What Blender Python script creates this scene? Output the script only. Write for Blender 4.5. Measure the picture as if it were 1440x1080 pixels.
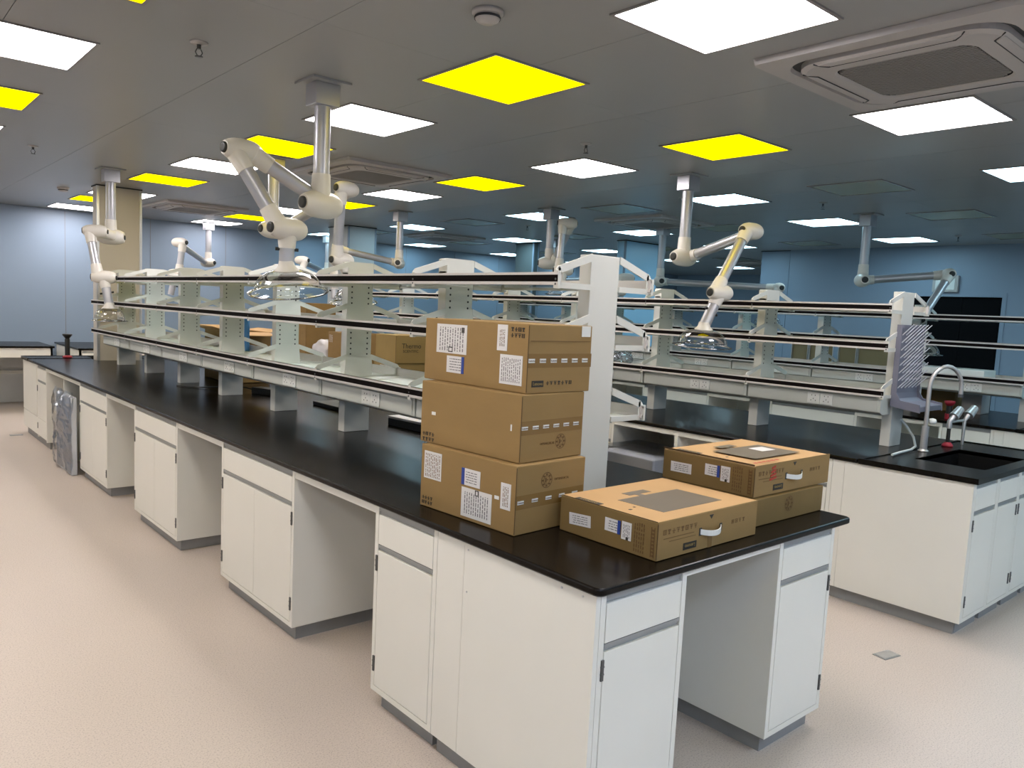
import bpy, bmesh, math, random
from mathutils import Vector, Matrix
random.seed(7)
SC = bpy.context.scene
for o in list(bpy.data.objects):
    bpy.data.objects.remove(o)
COL = SC.collection
# ------------------------------------------------------------------ camera
cam_d = bpy.data.cameras.new('camera'); cam = bpy.data.objects.new('camera', cam_d); COL.objects.link(cam)
YAW, PIT, ROL = [math.radians(a) for a in (40.5058, -5.8801, 2.6861)]
Fv = Vector((math.sin(YAW)*math.cos(PIT), math.cos(YAW)*math.cos(PIT), math.sin(PIT)))
Rv = Vector((math.cos(YAW), -math.sin(YAW), 0)); Uv = Rv.cross(Fv)
R2 = Rv*math.cos(ROL)+Uv*math.sin(ROL); U2 = -Rv*math.sin(ROL)+Uv*math.cos(ROL)
mm = Matrix((R2, U2, -Fv)).transposed().to_4x4(); mm.translation = Vector((-1.5826, -1.3748, 1.6003))
cam.matrix_world = mm
cam_d.sensor_fit = 'HORIZONTAL'; cam_d.sensor_width = 36.0
cam_d.lens = 36.0*1096.37/1440.0
cam_d.shift_x = (720-697.658)/1440.0; cam_d.shift_y = (549.64-540)/1440.0
cam_d.clip_start = 0.05; cam_d.clip_end = 100
SC.camera = cam
# ------------------------------------------------------------------ light and exposure
W_STR = 14.5          # cool white panels
Y_STR = 2.3          # yellow panels
FAR_STR = 7.5
world = bpy.data.worlds.new('world'); SC.world = world; world.use_nodes = True
bg = world.node_tree.nodes['Background']; bg.inputs[0].default_value = (0.5, 0.6, 0.8, 1); bg.inputs[1].default_value = 0.02
SC.view_settings.view_transform = 'Standard'; SC.view_settings.look = 'None'
SC.view_settings.exposure = 0.5; SC.view_settings.gamma = 1.0
try: SC.view_settings.use_curve_mapping = False
except Exception: pass
H = 2.7523

# ------------------------------------------------------------------ materials
def lin(c): return tuple(((v/255)/12.92 if v/255 <= 0.04045 else ((v/255+0.055)/1.055)**2.4) for v in c)
def mat(name, col, rough=0.5, metal=0.0, noise=0.0, nscale=20.0, bump=0.0, bscale=60.0, emit=None, estr=0, spec=0.5, trans=0.0, ior=1.45, stretch=None):
    m = bpy.data.materials.new(name); m.use_nodes = True; nt = m.node_tree; b = nt.nodes['Principled BSDF']
    col = tuple(col)+(1,) if len(col) == 3 else col
    b.inputs['Base Color'].default_value = col; b.inputs['Roughness'].default_value = rough
    b.inputs['Metallic'].default_value = metal; b.inputs['Specular IOR Level'].default_value = spec
    b.inputs['IOR'].default_value = ior; b.inputs['Transmission Weight'].default_value = trans
    tc = nt.nodes.new('ShaderNodeTexCoord'); mp = nt.nodes.new('ShaderNodeMapping')
    nt.links.new(tc.outputs['Object'], mp.inputs[0])
    if stretch: mp.inputs['Scale'].default_value = stretch
    if noise:
        n = nt.nodes.new('ShaderNodeTexNoise'); n.inputs['Scale'].default_value = nscale; n.inputs['Detail'].default_value = 5
        nt.links.new(mp.outputs[0], n.inputs['Vector'])
        r = nt.nodes.new('ShaderNodeValToRGB')
        r.color_ramp.elements[0].position = 0.3; r.color_ramp.elements[1].position = 0.7
        r.color_ramp.elements[0].color = tuple(max(0, c*(1-noise)) for c in col[:3])+(1,)
        r.color_ramp.elements[1].color = tuple(min(1, c*(1+noise)) for c in col[:3])+(1,)
        nt.links.new(n.outputs['Fac'], r.inputs[0]); nt.links.new(r.outputs[0], b.inputs['Base Color'])
    if bump:
        n2 = nt.nodes.new('ShaderNodeTexNoise'); n2.inputs['Scale'].default_value = bscale; n2.inputs['Detail'].default_value = 3
        nt.links.new(mp.outputs[0], n2.inputs['Vector'])
        bp = nt.nodes.new('ShaderNodeBump'); bp.inputs['Strength'].default_value = bump; bp.inputs['Distance'].default_value = 0.002
        nt.links.new(n2.outputs['Fac'], bp.inputs['Height']); nt.links.new(bp.outputs[0], b.inputs['Normal'])
    if emit:
        b.inputs['Emission Color'].default_value = tuple(emit)+(1,); b.inputs['Emission Strength'].default_value = estr
    return m
def sheet_glass(name, tint, gloss=0.12, rough=0.02, tr=0.97, k=0.9):
    m = bpy.data.materials.new(name); m.use_nodes = True; nt = m.node_tree
    for n in list(nt.nodes): nt.nodes.remove(n)
    out = nt.nodes.new('ShaderNodeOutputMaterial'); t = nt.nodes.new('ShaderNodeBsdfTransparent'); g = nt.nodes.new('ShaderNodeBsdfGlossy')
    mix = nt.nodes.new('ShaderNodeMixShader'); fr = nt.nodes.new('ShaderNodeFresnel'); fr.inputs[0].default_value = 1.5
    ma = nt.nodes.new('ShaderNodeMath'); ma.operation = 'MULTIPLY_ADD'; ma.inputs[1].default_value = k; ma.inputs[2].default_value = gloss*0.2; ma.use_clamp = True
    t.inputs[0].default_value = tuple(c*tr for c in tint)+(1,); g.inputs['Roughness'].default_value = rough
    nt.links.new(fr.outputs[0], ma.inputs[0]); nt.links.new(ma.outputs[0], mix.inputs[0])
    nt.links.new(t.outputs[0], mix.inputs[1]); nt.links.new(g.outputs[0], mix.inputs[2]); nt.links.new(mix.outputs[0], out.inputs[0])
    return m
M = dict(
 white=mat('cabinet_white_enamel', (0.78, 0.755, 0.68), 0.32, noise=0.015, nscale=3),
 inner=mat('cabinet_inside_board', (0.66, 0.66, 0.64), 0.5, noise=0.02, nscale=6),
 kick=mat('grey_plinth_plastic', (0.25, 0.245, 0.24), 0.45, noise=0.05, nscale=12),
 top=mat('black_phenolic_worktop', (0.005, 0.0035, 0.0025), 0.25, noise=0.2, nscale=8, bump=0.05, bscale=220, spec=0.16),
 sink=mat('black_epoxy_sink', (0.006, 0.006, 0.006), 0.3),
 alu=mat('brushed_aluminium', (0.62, 0.62, 0.62), 0.33, 0.85, noise=0.04, nscale=30, stretch=(1, 1, 8)),
 grip=mat('grey_handle_channel', (0.34, 0.35, 0.35), 0.4, 0.5),
 dark=mat('dark_gap', (0.03, 0.03, 0.032), 0.6),
 hinge=mat('steel_hinge', (0.12, 0.12, 0.12), 0.35, 0.7),
 post=mat('shelf_post_enamel', (0.64, 0.63, 0.58), 0.4, noise=0.012, nscale=5),
 rail=mat('shelf_rail_aluminium', (0.66, 0.62, 0.59), 0.4, 0.15),
 strip=mat('black_rubber_strip', (0.006, 0.004, 0.004), 0.8, spec=0.08),
 race=mat('raceway_enamel', (0.60, 0.61, 0.56), 0.4, noise=0.02, nscale=4),
 socket=mat('socket_plastic', (0.78, 0.78, 0.74), 0.35),
 glass=sheet_glass('shelf_glass', (0.92, 0.97, 0.95)),
 dome=sheet_glass('clear_acrylic', (0.965, 0.975, 0.97), gloss=0.3, tr=0.985, k=0.5),
 rim=sheet_glass('clear_acrylic_rim', (0.93, 0.94, 0.95), gloss=1.8, rough=0.08, tr=0.7),
 armw=mat('arm_joint_plastic', (0.68, 0.64, 0.58), 0.35, noise=0.01, nscale=9),
 armt=mat('arm_tube_aluminium', (0.47, 0.465, 0.485), 0.36, 0.55),
 cap=mat('black_knob_plastic', (0.02, 0.02, 0.018), 0.45),
 card=mat('brown_cardboard', lin((144, 115, 70)), 0.75, noise=0.06, nscale=4, bump=0.15, bscale=35, stretch=(1, 1, 3)),
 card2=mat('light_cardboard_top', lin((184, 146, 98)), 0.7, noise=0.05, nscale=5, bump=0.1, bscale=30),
 card3=mat('olive_cardboard', lin((122, 98, 56)), 0.75, noise=0.06, nscale=4, bump=0.15, bscale=35),
 card4=mat('yellow_cardboard', lin((152, 128, 78)), 0.7, noise=0.05, nscale=5),
 seam=mat('cardboard_edge', lin((80, 60, 36)), 0.8),
 paper=mat('label_paper', (0.68, 0.65, 0.63), 0.5, noise=0.02, nscale=30),
 blue=mat('blue_ink', lin((44, 66, 140)), 0.5),
 ink=mat('black_ink', (0.03, 0.025, 0.02), 0.55), ink2=mat('small_print_ink', (0.16, 0.15, 0.15), 0.55),
 inkb=mat('brown_print', lin((104, 76, 42)), 0.7),
 inkred=mat('red_print', lin((176, 60, 44)), 0.6),
 print_grey=mat('grey_brown_print', lin((104, 92, 76)), 0.55, noise=0.03, nscale=8),
 tape=mat('clear_tape', lin((134, 104, 62)), 0.22),
 wtape=mat('white_tape', (0.75, 0.74, 0.7), 0.4),
 foam=mat('wrap_foam', (0.70, 0.72, 0.76), 0.7),
 wrap=sheet_glass('crumpled_wrap', (0.88, 0.90, 0.95), gloss=0.9, rough=0.2, tr=0.9),
 wall=mat('blue_grey_wall_panel', (0.26, 0.33, 0.42), 0.42, noise=0.015, nscale=1.5),
 col_lit=mat('lamplit_column_panel', (0.46, 0.74, 0.95), 0.3), cold=mat('dark_column_panel', (0.12, 0.15, 0.155), 0.4), colg=mat('grey_column_panel', (0.46, 0.50, 0.52), 0.35),  # blue one: lamplight on the third column's face painted into a lighter base
 colm=mat('column_panel', (0.60, 0.54, 0.45), 0.28, noise=0.01, nscale=2),
 ceil=mat('ceiling_panel', (0.325, 0.325, 0.32), 0.33, noise=0.02, nscale=1.2, spec=0.5),
 seamc=mat('ceiling_seam', (0.24, 0.235, 0.225), 0.5),
 ac=mat('air_conditioner_plastic', (0.46, 0.43, 0.41), 0.4),
 grille=mat('grille_plastic', (0.26, 0.245, 0.23), 0.5),
 black=mat('black_void', (0.003, 0.003, 0.004), 0.7, spec=0.1),
 rack=mat('grey_polypropylene', (0.17, 0.17, 0.215), 0.45),
 peg=mat('peg_plastic', (0.62, 0.62, 0.66), 0.4),
 chrome=mat('satin_chrome', (0.55, 0.53, 0.51), 0.42, 0.8),
 red=mat('red_plastic', (0.36, 0.02, 0.035), 0.45),
 hose=mat('grey_hose', (0.55, 0.6, 0.6), 0.5),
 ywoff=mat('unlit_yellow_diffuser', (0.34, 0.34, 0.22), 0.25),
 whoff=mat('unlit_white_diffuser', (0.32, 0.33, 0.33), 0.25),
 lampw=mat('white_lamp_diffuser', (0.8, 0.8, 0.8), 0.4, emit=(1.0, 0.955, 0.985), estr=W_STR),
 lampf=mat('cool_lamp_diffuser', (0.8, 0.8, 0.8), 0.4, emit=(0.52, 0.84, 1.0), estr=FAR_STR),
 lampy=mat('yellow_lamp_diffuser', (0.8, 0.7, 0.0), 0.6, spec=0.0, emit=(1.0, 0.76, 0.0), estr=Y_STR),
 lampc=mat('rear_lamp_diffuser', (0.8, 0.8, 0.8), 0.4, emit=(0.72, 0.86, 1.08), estr=W_STR),
 lframe=mat('lamp_frame', (0.30, 0.28, 0.27), 0.35, 0.2),
 pane=mat('brown_window_pane', lin((142, 122, 90)), 0.2),
 bookb=mat('blue_book', lin((80, 140, 200)), 0.5), bookw=mat('white_book', (0.75, 0.75, 0.8), 0.5), bookr=mat('red_book', lin((150, 60, 80)), 0.5),
)
def floor_mat():
    m = bpy.data.materials.new('speckled_vinyl_floor'); m.use_nodes = True; nt = m.node_tree; b = nt.nodes['Principled BSDF']
    tc = nt.nodes.new('ShaderNodeTexCoord')
    n = nt.nodes.new('ShaderNodeTexNoise'); n.inputs['Scale'].default_value = 170; n.inputs['Detail'].default_value = 2
    nt.links.new(tc.outputs['Object'], n.inputs['Vector'])
    r = nt.nodes.new('ShaderNodeValToRGB'); e = r.color_ramp.elements
    e[0].position = 0.36; e[0].color = (0.44, 0.37, 0.32, 1); e[1].position = 0.46; e[1].color = (0.57, 0.485, 0.42, 1)
    e2 = e.new(0.66); e2.color = (0.59, 0.50, 0.435, 1); e3 = e.new(0.74); e3.color = (0.70, 0.61, 0.54, 1)
    nt.links.new(n.outputs['Fac'], r.inputs[0])
    n2 = nt.nodes.new('ShaderNodeTexNoise'); n2.inputs['Scale'].default_value = 0.8
    nt.links.new(tc.outputs['Object'], n2.inputs['Vector'])
    mx = nt.nodes.new('ShaderNodeMixRGB'); mx.blend_type = 'MULTIPLY'; mx.inputs[0].default_value = 0.12
    nt.links.new(r.outputs[0], mx.inputs[1]); nt.links.new(n2.outputs['Fac'], mx.inputs[2]); nt.links.new(mx.outputs[0], b.inputs['Base Color'])
    b.inputs['Roughness'].default_value = 0.42; b.inputs['Specular IOR Level'].default_value = 0.45
    return m
M['floor'] = floor_mat()

# ------------------------------------------------------------------ mesh helpers
class MB:
    def __init__(s): s.v = []; s.f = []; s.mi = []; s.sm = []; s.mats = []
    def _m(s, m):
        if m is None: return 0
        if m not in s.mats: s.mats.append(m)
        return s.mats.index(m)
    def add(s, vs, fs, m=None, smooth=False, T=None):
        o = len(s.v); k = s._m(m)
        for p in vs:
            p = Vector(p)
            if T is not None: p = T @ p
            s.v.append(tuple(p))
        for f in fs: s.f.append(tuple(i+o for i in f)); s.mi.append(k); s.sm.append(smooth)
        return s
    def box(s, x0, x1, y0, y1, z0, z1, m=None, T=None):
        if x0 > x1: x0, x1 = x1, x0
        if y0 > y1: y0, y1 = y1, y0
        if z0 > z1: z0, z1 = z1, z0
        return s.add([(x0,y0,z0),(x1,y0,z0),(x1,y1,z0),(x0,y1,z0),(x0,y0,z1),(x1,y0,z1),(x1,y1,z1),(x0,y1,z1)],
          [(3,2,1,0),(4,5,6,7),(0,1,5,4),(1,2,6,5),(2,3,7,6),(3,0,4,7)], m, False, T)
    def cbox(s, x0, x1, y0, y1, z0, z1, c=0.004, m=None, T=None):
        b = bmesh.new(); bmesh.ops.create_cube(b, size=1)
        for v in b.verts:
            v.co = Vector(((x0+x1)/2+v.co.x*(x1-x0), (y0+y1)/2+v.co.y*(y1-y0), (z0+z1)/2+v.co.z*(z1-z0)))
        bmesh.ops.bevel(b, geom=list(b.edges), offset=c, segments=2, affect='EDGES', profile=0.6)
        b.verts.index_update()
        s.add([tuple(v.co) for v in b.verts], [tuple(v.index for v in f.verts) for f in b.faces], m, False, T); b.free(); return s
    def prism(s, pts, lo, hi, axis='y', m=None, T=None):
        n = len(pts); vs = []
        for c in (lo, hi):
            for a, b in pts:
                vs.append({'y': (a, c, b), 'x': (c, a, b), 'z': (a, b, c)}[axis])
        fs = [tuple(range(n)), tuple(range(2*n-1, n-1, -1))]+[(i, i+n, (i+1) % n+n, (i+1) % n) for i in range(n)]
        return s.add(vs, fs, m, False, T)
    def tube(s, pts, r, n=16, m=None, caps=True, smooth=True, T=None):
        pts = [Vector(p) for p in pts]; rs = r if isinstance(r, (list, tuple)) else [r]*len(pts)
        vs = []; fs = []; ref = None
        for i, p in enumerate(pts):
            if i == 0: d = pts[1]-pts[0]
            elif i == len(pts)-1: d = pts[-1]-pts[-2]
            else: d = (pts[i+1]-p).normalized()+(p-pts[i-1]).normalized()
            d.normalize()
            if ref is None: ref = Vector((0, 0, 1)) if abs(d.z) < 0.9 else Vector((1, 0, 0))
            a = d.cross(ref).normalized(); b = d.cross(a); ref = -b if False else a.cross(d)
            for k in range(n):
                t = 2*math.pi*k/n; vs.append(tuple(p+(a*math.cos(t)+b*math.sin(t))*rs[i]))
        for i in range(len(pts)-1):
            for k in range(n):
                fs.append((i*n+k, i*n+(k+1) % n, (i+1)*n+(k+1) % n, (i+1)*n+k))
        s.add(vs, fs, m, smooth, T)
        if caps:
            s.add(vs[:n], [tuple(range(n))[::-1]], m, False, T); s.add(vs[-n:], [tuple(range(n))], m, False, T)
        return s
    def lathe(s, prof, n=32, m=None, o=(0, 0, 0), T=None, smooth=True):
        vs = []; fs = []
        for r, z in prof:
            for k in range(n):
                t = 2*math.pi*k/n; vs.append((o[0]+r*math.cos(t), o[1]+r*math.sin(t), o[2]+z))
        for i in range(len(prof)-1):
            for k in range(n): fs.append((i*n+k, i*n+(k+1) % n, (i+1)*n+(k+1) % n, (i+1)*n+k))
        return s.add(vs, fs, m, smooth, T)
    def mesh(s, name, m=None, bevel=0):
        me = bpy.data.meshes.new(name); me.from_pydata(s.v, [], s.f); me.update()
        ms = s.mats if s.mats else [m]
        for q in ms: me.materials.append(q)
        for p, k, sm in zip(me.polygons, s.mi, s.sm): p.material_index = k; p.use_smooth = sm
        b = bmesh.new(); b.from_mesh(me); bmesh.ops.recalc_face_normals(b, faces=b.faces) if bevel is not None else None
        b.to_mesh(me); b.free(); return me
    def build(s, name, m=None, parent=None, loc=None, bevel=0):
        o = bpy.data.objects.new(name, s.mesh(name, m, bevel)); COL.objects.link(o)
        if parent is not None: o.parent = parent
        if loc is not None: o.location = loc
        return o
def empty(name, label, cat, loc=(0, 0, 0), rz=0, group=None):
    o = bpy.data.objects.new(name, None); COL.objects.link(o); o.empty_display_size = 0.1
    o.location = loc; o.rotation_euler = (0, 0, rz); tag(o, label, cat, group); return o
def tag(o, label, cat, group=None):
    o['label'] = label; o['category'] = cat
    if group: o['group'] = group
    return o
def struct(o): o['kind'] = 'structure'; return o
def link_copy(src, parent=None, loc=None):
    c = src.copy(); COL.objects.link(c); c.parent = parent
    if loc is not None: c.location = loc
    return c
def copy_tree(root, loc=None, rz=None, label=None):
    kids = [o for o in bpy.data.objects if o.parent == root]
    c = root.copy(); COL.objects.link(c)
    if loc is not None: c.location = loc
    if rz is not None: c.rotation_euler = (0, 0, rz)
    if label: c['label'] = label
    for k in kids:
        g = [o for o in bpy.data.objects if o.parent == k]
        k2 = link_copy(k, c)
        for q in g: link_copy(q, k2)
    return c
FONT_CACHE = {}
def text_obj(txt, size, mtl, parent, T, name='printed_text', ext=0.0004):
    """flat lettering as a mesh, local x right, y up, facing +z, placed with matrix T"""
    key = (txt, size)
    if key not in FONT_CACHE:
        cu = bpy.data.curves.new('t', 'FONT'); cu.body = txt; cu.size = size; cu.align_x = 'CENTER'; cu.align_y = 'CENTER'; cu.extrude = ext; cu.resolution_u = 3
        ob = bpy.data.objects.new('t', cu); COL.objects.link(ob)
        dg = bpy.context.evaluated_depsgraph_get(); dg.update()
        me = bpy.data.meshes.new_from_object(ob.evaluated_get(dg)); bpy.data.objects.remove(ob); bpy.data.curves.remove(cu)
        FONT_CACHE[key] = me
    me = FONT_CACHE[key].copy(); me.materials.clear(); me.materials.append(mtl)
    o = bpy.data.objects.new(name, me); COL.objects.link(o); o.parent = parent; o.matrix_local = T; return o
def face_T(origin, xdir, ydir):
    x = Vector(xdir).normalized(); y = Vector(ydir).normalized(); z = x.cross(y)
    m = Matrix((x, y, z)).transposed().to_4x4(); m.translation = Vector(origin); return m

# ================================================================== ROOM SHELL
XL, XR, YN, YF = -4.3, 9.9, -5.2, 11.45
XR2 = 15.5; YJ = 5.12
fl = MB().box(XL-.1, XR2+.1, YN-.1, YF+.1, -0.1, 0.0).build('floor', M['floor']); struct(fl)
# ceiling: backing slab plus individual metal panels with recessed joints
ce = struct(MB().box(XL-.1, XR2+.1, YN-.1, YF+.1, H+0.012, H+0.1).build('ceiling', M['seamc']))
pw, pl = 0.98, 2.59
for i in range(-5, 17):
    x0 = 0.0+i*pw-0.25+.25; x1 = x0+pw
    x0c, x1c = max(x0, XL), min(x1, XR2)
    if x1c-x0c < .05: continue
    for j in range(-3, 6):
        y0 = 0.16-1.05+j*pl; y1 = y0+pl
        y0c, y1c = max(y0, YN), min(y1, YF)
        if y1c-y0c < .05: continue
        MB().box(x0c+.0014, x1c-.0014, y0c+.0008, y1c-.0008, H, H+0.0115).build('ceiling_panel', M['ceil'], ce)
struct(MB().box(XL-.1, XR2+.1, YF, YF+.1, 0, H+.1).build('wall_back', M['wall']))
struct(MB().box(XL-.1, XR2+.1, YN-.1, YN, 0, H+.1).build('wall_front', M['wall']))
struct(MB().box(XL-.1, XL, YN, YF, 0, H+.1).build('wall_left', M['wall']))
struct(MB().box(XR2, XR2+.1, YN, YF, 0, H+.1).build('wall_far_right', M['wall']))
# right wall with the door opening and the inner windows; thickness .2, ends at YJ
DY0, DY1, DZ = 2.135, 3.26, 2.07
WY = [(3.46, 3.93), (3.95, 4.22), (4.30, 4.68), (4.70, 4.97)]
WZ0, WZ1 = 0.95, 1.335
b = MB()
b.box(XR, XR+.2, YN, DY0, 0, H+.1); b.box(XR, XR+.2, DY0, DY1, DZ, H+.1)
b.box(XR, XR+.2, DY1, 3.46, 0, H+.1); b.box(XR, XR+.2, 4.97, YJ, 0, H+.1)
b.box(XR, XR+.2, 3.46, 4.97, 0, WZ0); b.box(XR, XR+.2, 3.46, 4.97, WZ1, H+.1); b.box(XR, XR+.2, 4.22, 4.30, WZ0, WZ1)
wr = struct(b.build('wall_right', M['wall']))
b = MB(); b.box(XR-.012, XR+.02, DY0-.05, DY0, 0, DZ+.05); b.box(XR-.012, XR+.02, DY1, DY1+.05, 0, DZ+.05); b.box(XR-.012, XR+.02, DY0, DY1, DZ, DZ+.05)
struct(b.build('trim_1', M['wall']))
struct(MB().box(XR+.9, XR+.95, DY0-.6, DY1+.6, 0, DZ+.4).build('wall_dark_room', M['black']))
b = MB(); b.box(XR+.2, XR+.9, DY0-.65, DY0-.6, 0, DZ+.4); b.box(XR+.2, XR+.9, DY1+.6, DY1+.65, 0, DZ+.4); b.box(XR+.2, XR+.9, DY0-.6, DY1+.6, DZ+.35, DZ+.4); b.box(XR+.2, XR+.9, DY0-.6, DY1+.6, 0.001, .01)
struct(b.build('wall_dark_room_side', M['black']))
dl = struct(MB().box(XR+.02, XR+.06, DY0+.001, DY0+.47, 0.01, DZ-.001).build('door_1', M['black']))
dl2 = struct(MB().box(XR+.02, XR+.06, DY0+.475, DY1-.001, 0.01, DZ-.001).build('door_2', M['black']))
for n, (a, c) in enumerate(WY):
    w = struct(MB().box(XR+.03, XR+.045, a, c, WZ0, WZ1).build('window_%d' % (n+1), M['pane']))
    f = MB(); t = .008; f.box(XR-.006, XR+.05, a-.004, a+t, WZ0, WZ1); f.box(XR-.006, XR+.05, c-t, c+.004, WZ0, WZ1); f.box(XR-.006, XR+.05, a, c, WZ0, WZ0+t); f.box(XR-.006, XR+.05, a, c, WZ1-t, WZ1)
    f.build('window_frame', M['alu'], w)
# far glazed cabinet-like dark opening behind the right columns
# back wall vertical panel joints
for k in range(0, 16):
    x = XL+0.6+k*1.18
    if x < XR2: struct(MB().box(x, x+.006, YF-.003, YF+.01, 0, H).build('trim_%d' % (k+10), M['seamc']))
# structural columns
def column(n, x0, x1, y0, y1):
    c = MB().cbox(x0, x1, y0, y1, 0, H, .012); o = struct(c.build('column_%d' % n, M['colm'])); o.data.materials[0] = {1: M['colm'], 2: M['colg'], 3: M['col_lit'], 4: M['cold']}.get(n, M['wall'])
    e = MB().box(x0-.006, x0+.02, y0-.006, y0+.02, 0, H-.001); e.box(x1-.02, x1+.006, y0-.006, y0+.02, 0, H-.001); e.build('corner_trim', M['alu'] if n == 1 else M['wall'], o)
    MB().box(x0-.01, x1+.01, y0-.01, y1+.01, H-.012, H+.005).build('top_seal', M['dark'], o)
    return o
column(1, .633, 1.085, 7.99, 8.19)
column(2, 4.27, 4.74, 9.0, 9.6)
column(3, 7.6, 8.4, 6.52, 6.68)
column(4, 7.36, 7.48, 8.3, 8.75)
column(5, XR, XR+.6, YJ+.01, YJ+.5)

# ================================================================== CEILING LAMPS
NX = {0: -1.1967, 1: .7417, 2: 2.6992, 3: 4.6638, 4: 6.6193, 5: 8.7138, 6: 10.9, 7: 12.9, -1: -3.16}
GY0, GDY, LS = .1611, 1.2953, .5897
def in_frame(p):
    v = Vector(p)-Vector((-1.5826, -1.3748, 1.6003)); z = v.dot(Fv)
    if z < .2: return False
    u, w = 697.658+1096.37*v.dot(R2)/z, 549.64-1096.37*v.dot(U2)/z
    return -70 < u < 1510 and -40 < w < 1120
ORD = ['first', 'second', 'third', 'fourth', 'fifth', 'sixth', 'seventh', 'eighth', 'ninth', 'tenth', 'eleventh', 'twelfth', 'thirteenth']
row_count = {}
def lamp(r, k, kind):
    x, y = NX[r], GY0+GDY*k
    if (r, k) == (1, 6): y += .35
    near = {0: 'over the left aisle', 1: 'over the nearest bench', 2: 'over the middle aisle', 3: 'past the second bench', 4: 'over the third bench', 5: 'before the right wall', 6: 'beyond the wall corner', 7: 'at the hall end', -1: 'along the left wall'}[r]
    col = {'w': 'glowing white', 'f': 'glowing cool white', 'c': 'glowing white', 'y': 'glowing yellow', 'yo': 'unlit yellowish', 'wo': 'unlit white'}[kind]
    if in_frame((x+LS/2, y+LS/2, H)):
        n = row_count.get(r, 0); row_count[r] = n+1
        lab = '%s square ceiling light %s, %s from the near end' % (col, near, ORD[n])
    else:
        n = row_count.get((r, 'o'), 0); row_count[(r, 'o')] = n+1
        lab = '%s square ceiling light %s, outside the picture, %s' % (col, near, ORD[n])
    t = empty('ceiling_light', lab, 'ceiling light', (x+LS/2, y+LS/2, H), 0, 'square ceiling lights')
    h = LS/2
    key = 'L'+kind
    if key not in FONT_CACHE:
        f = MB(); e = .014
        f.box(-h-e, h+e, -h-e, -h, -.007, 0); f.box(-h-e, h+e, h, h+e, -.007, 0); f.box(-h-e, -h, -h, h, -.007, 0); f.box(h, h+e, -h, h, -.007, 0)
        FONT_CACHE[key] = (f.mesh('frame', M['lframe']), MB().box(-h, h, -h, h, -.004, 0).mesh('diffuser', {'w': M['lampw'], 'f': M['lampf'], 'c': M['lampc'], 'y': M['lampy'], 'yo': M['ywoff'], 'wo': M['whoff']}[kind]))
    for n, me in zip(('frame', 'diffuser'), FONT_CACHE[key]):
        o = bpy.data.objects.new(n, me); COL.objects.link(o); o.parent = t
for r in range(-1, 8):
    for k in range(-3, 9):
        y = GY0+GDY*k; x = NX[r]
        if y+LS > YF or y < YN: continue
        if r >= 6 and y < YJ+.3: continue
        even = (k % 2 == 0)
        if r == 5 and k == 8: pass
        if 7.4 < x+.3 < 8.5 and 6.3 < y < 7.2: continue
        if even or k < -1: kind = ('w' if k > -2 else 'c') if r < 3 else 'f'
        else: kind = 'y' if r < 3 else 'yo'
        if r == 7 and not even: continue
        lamp(r, k, kind)

# ================================================================== AIR CONDITIONER CASSETTES
def ac_unit(x, y, lab):
    t = empty('ceiling_air_conditioner', lab, 'air conditioner', (x, y, H), 0, 'ceiling cassette air conditioners')
    S = .52
    def rr(s, r, z, n=8):
        out = []
        for cx, cy, a0 in ((s-r, s-r, 0), (-s+r, s-r, 90), (-s+r, -s+r, 180), (s-r, -s+r, 270)):
            for i in range(n+1):
                a = math.radians(a0+90*i/n); out.append((cx+r*math.cos(a), cy+r*math.sin(a), z))
        return out
    def ring(b, a, c, m=None, smooth=False):
        n = len(a); b.add(a+c, [(i, (i+1) % n, n+(i+1) % n, n+i) for i in range(n)], m, smooth)
    b = MB(); o0 = rr(S, .02, -.001); o1 = rr(S-.004, .03, -.028); o2 = rr(.44, .15, -.030); o3 = rr(.435, .15, -.012)
    ring(b, o0, o1); ring(b, o1, o2); ring(b, o2, o3); b.build('outer_frame', M['ac'], t)
    b = MB(); b.prism([(p[0], p[1]) for p in rr(.437, .15, 0)], -.013, -.002, 'z'); b.build('air_slot', M['dark'], t)
    b = MB(); p0 = rr(.405, .14, -.012); p1 = rr(.405, .14, -.036); p2 = rr(.385, .13, -.046); p3 = rr(.285, .08, -.048); p4 = rr(.275, .07, -.040)
    ring(b, p0, p1); ring(b, p1, p2, None, True); ring(b, p2, p3, None, True); ring(b, p3, p4)
    b.build('centre_panel', M['ac'], t)
    b = MB(); b.prism([(p[0], p[1]) for p in rr(.276, .07, 0)], -.030, -.02, 'z'); g = b.build('intake_back', M['dark'], t)
    b = MB()
    n = 26
    for i in range(n):
        q = -.262+.524*i/(n-1); w = .272 if abs(q) < .21 else .272-(abs(q)-.21)*.9
        b.box(q-.0055, q+.0055, -w, w, -.043, -.034); b.box(-w, w, q-.0035, q+.0035, -.041, -.033)
    b.build('intake_grille', M['grille'], t)
    for a in range(4):
        T = Matrix.Rotation(math.radians(90*a), 4, 'Z')
        b = MB(); b.add([(-.24, .352, -.0485), (.24, .352, -.0485), (.27, .392, -.045), (-.27, .392, -.045), (-.24, .352, -.045), (.24, .352, -.045), (.27, .392, -.041), (-.27, .392, -.041)],
                        [(3, 2, 1, 0), (4, 5, 6, 7), (0, 1, 5, 4), (1, 2, 6, 5), (2, 3, 7, 6), (3, 0, 4, 7)], None, False, T)
        b.build('air_flap', M['ac'], t)
        b = MB(); b.tube([(-.295, .398, -.040), (-.275, .375, -.0455), (-.25, .350, -.0475), (.25, .350, -.0475), (.275, .375, -.0455), (.295, .398, -.040)], .003, 6, None, True, True, T)
        b.build('flap_groove', M['dark'], t)
    return t
ac_unit(2.06, .135, 'large white cassette air conditioner at the upper right, nearest of all')
ac_unit(2.06, 4.72, 'white cassette air conditioner between the yellow and white lights behind the big arm')
ac_unit(2.06, 9.1, 'white cassette air conditioner near the back wall beside the first column')
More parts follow.
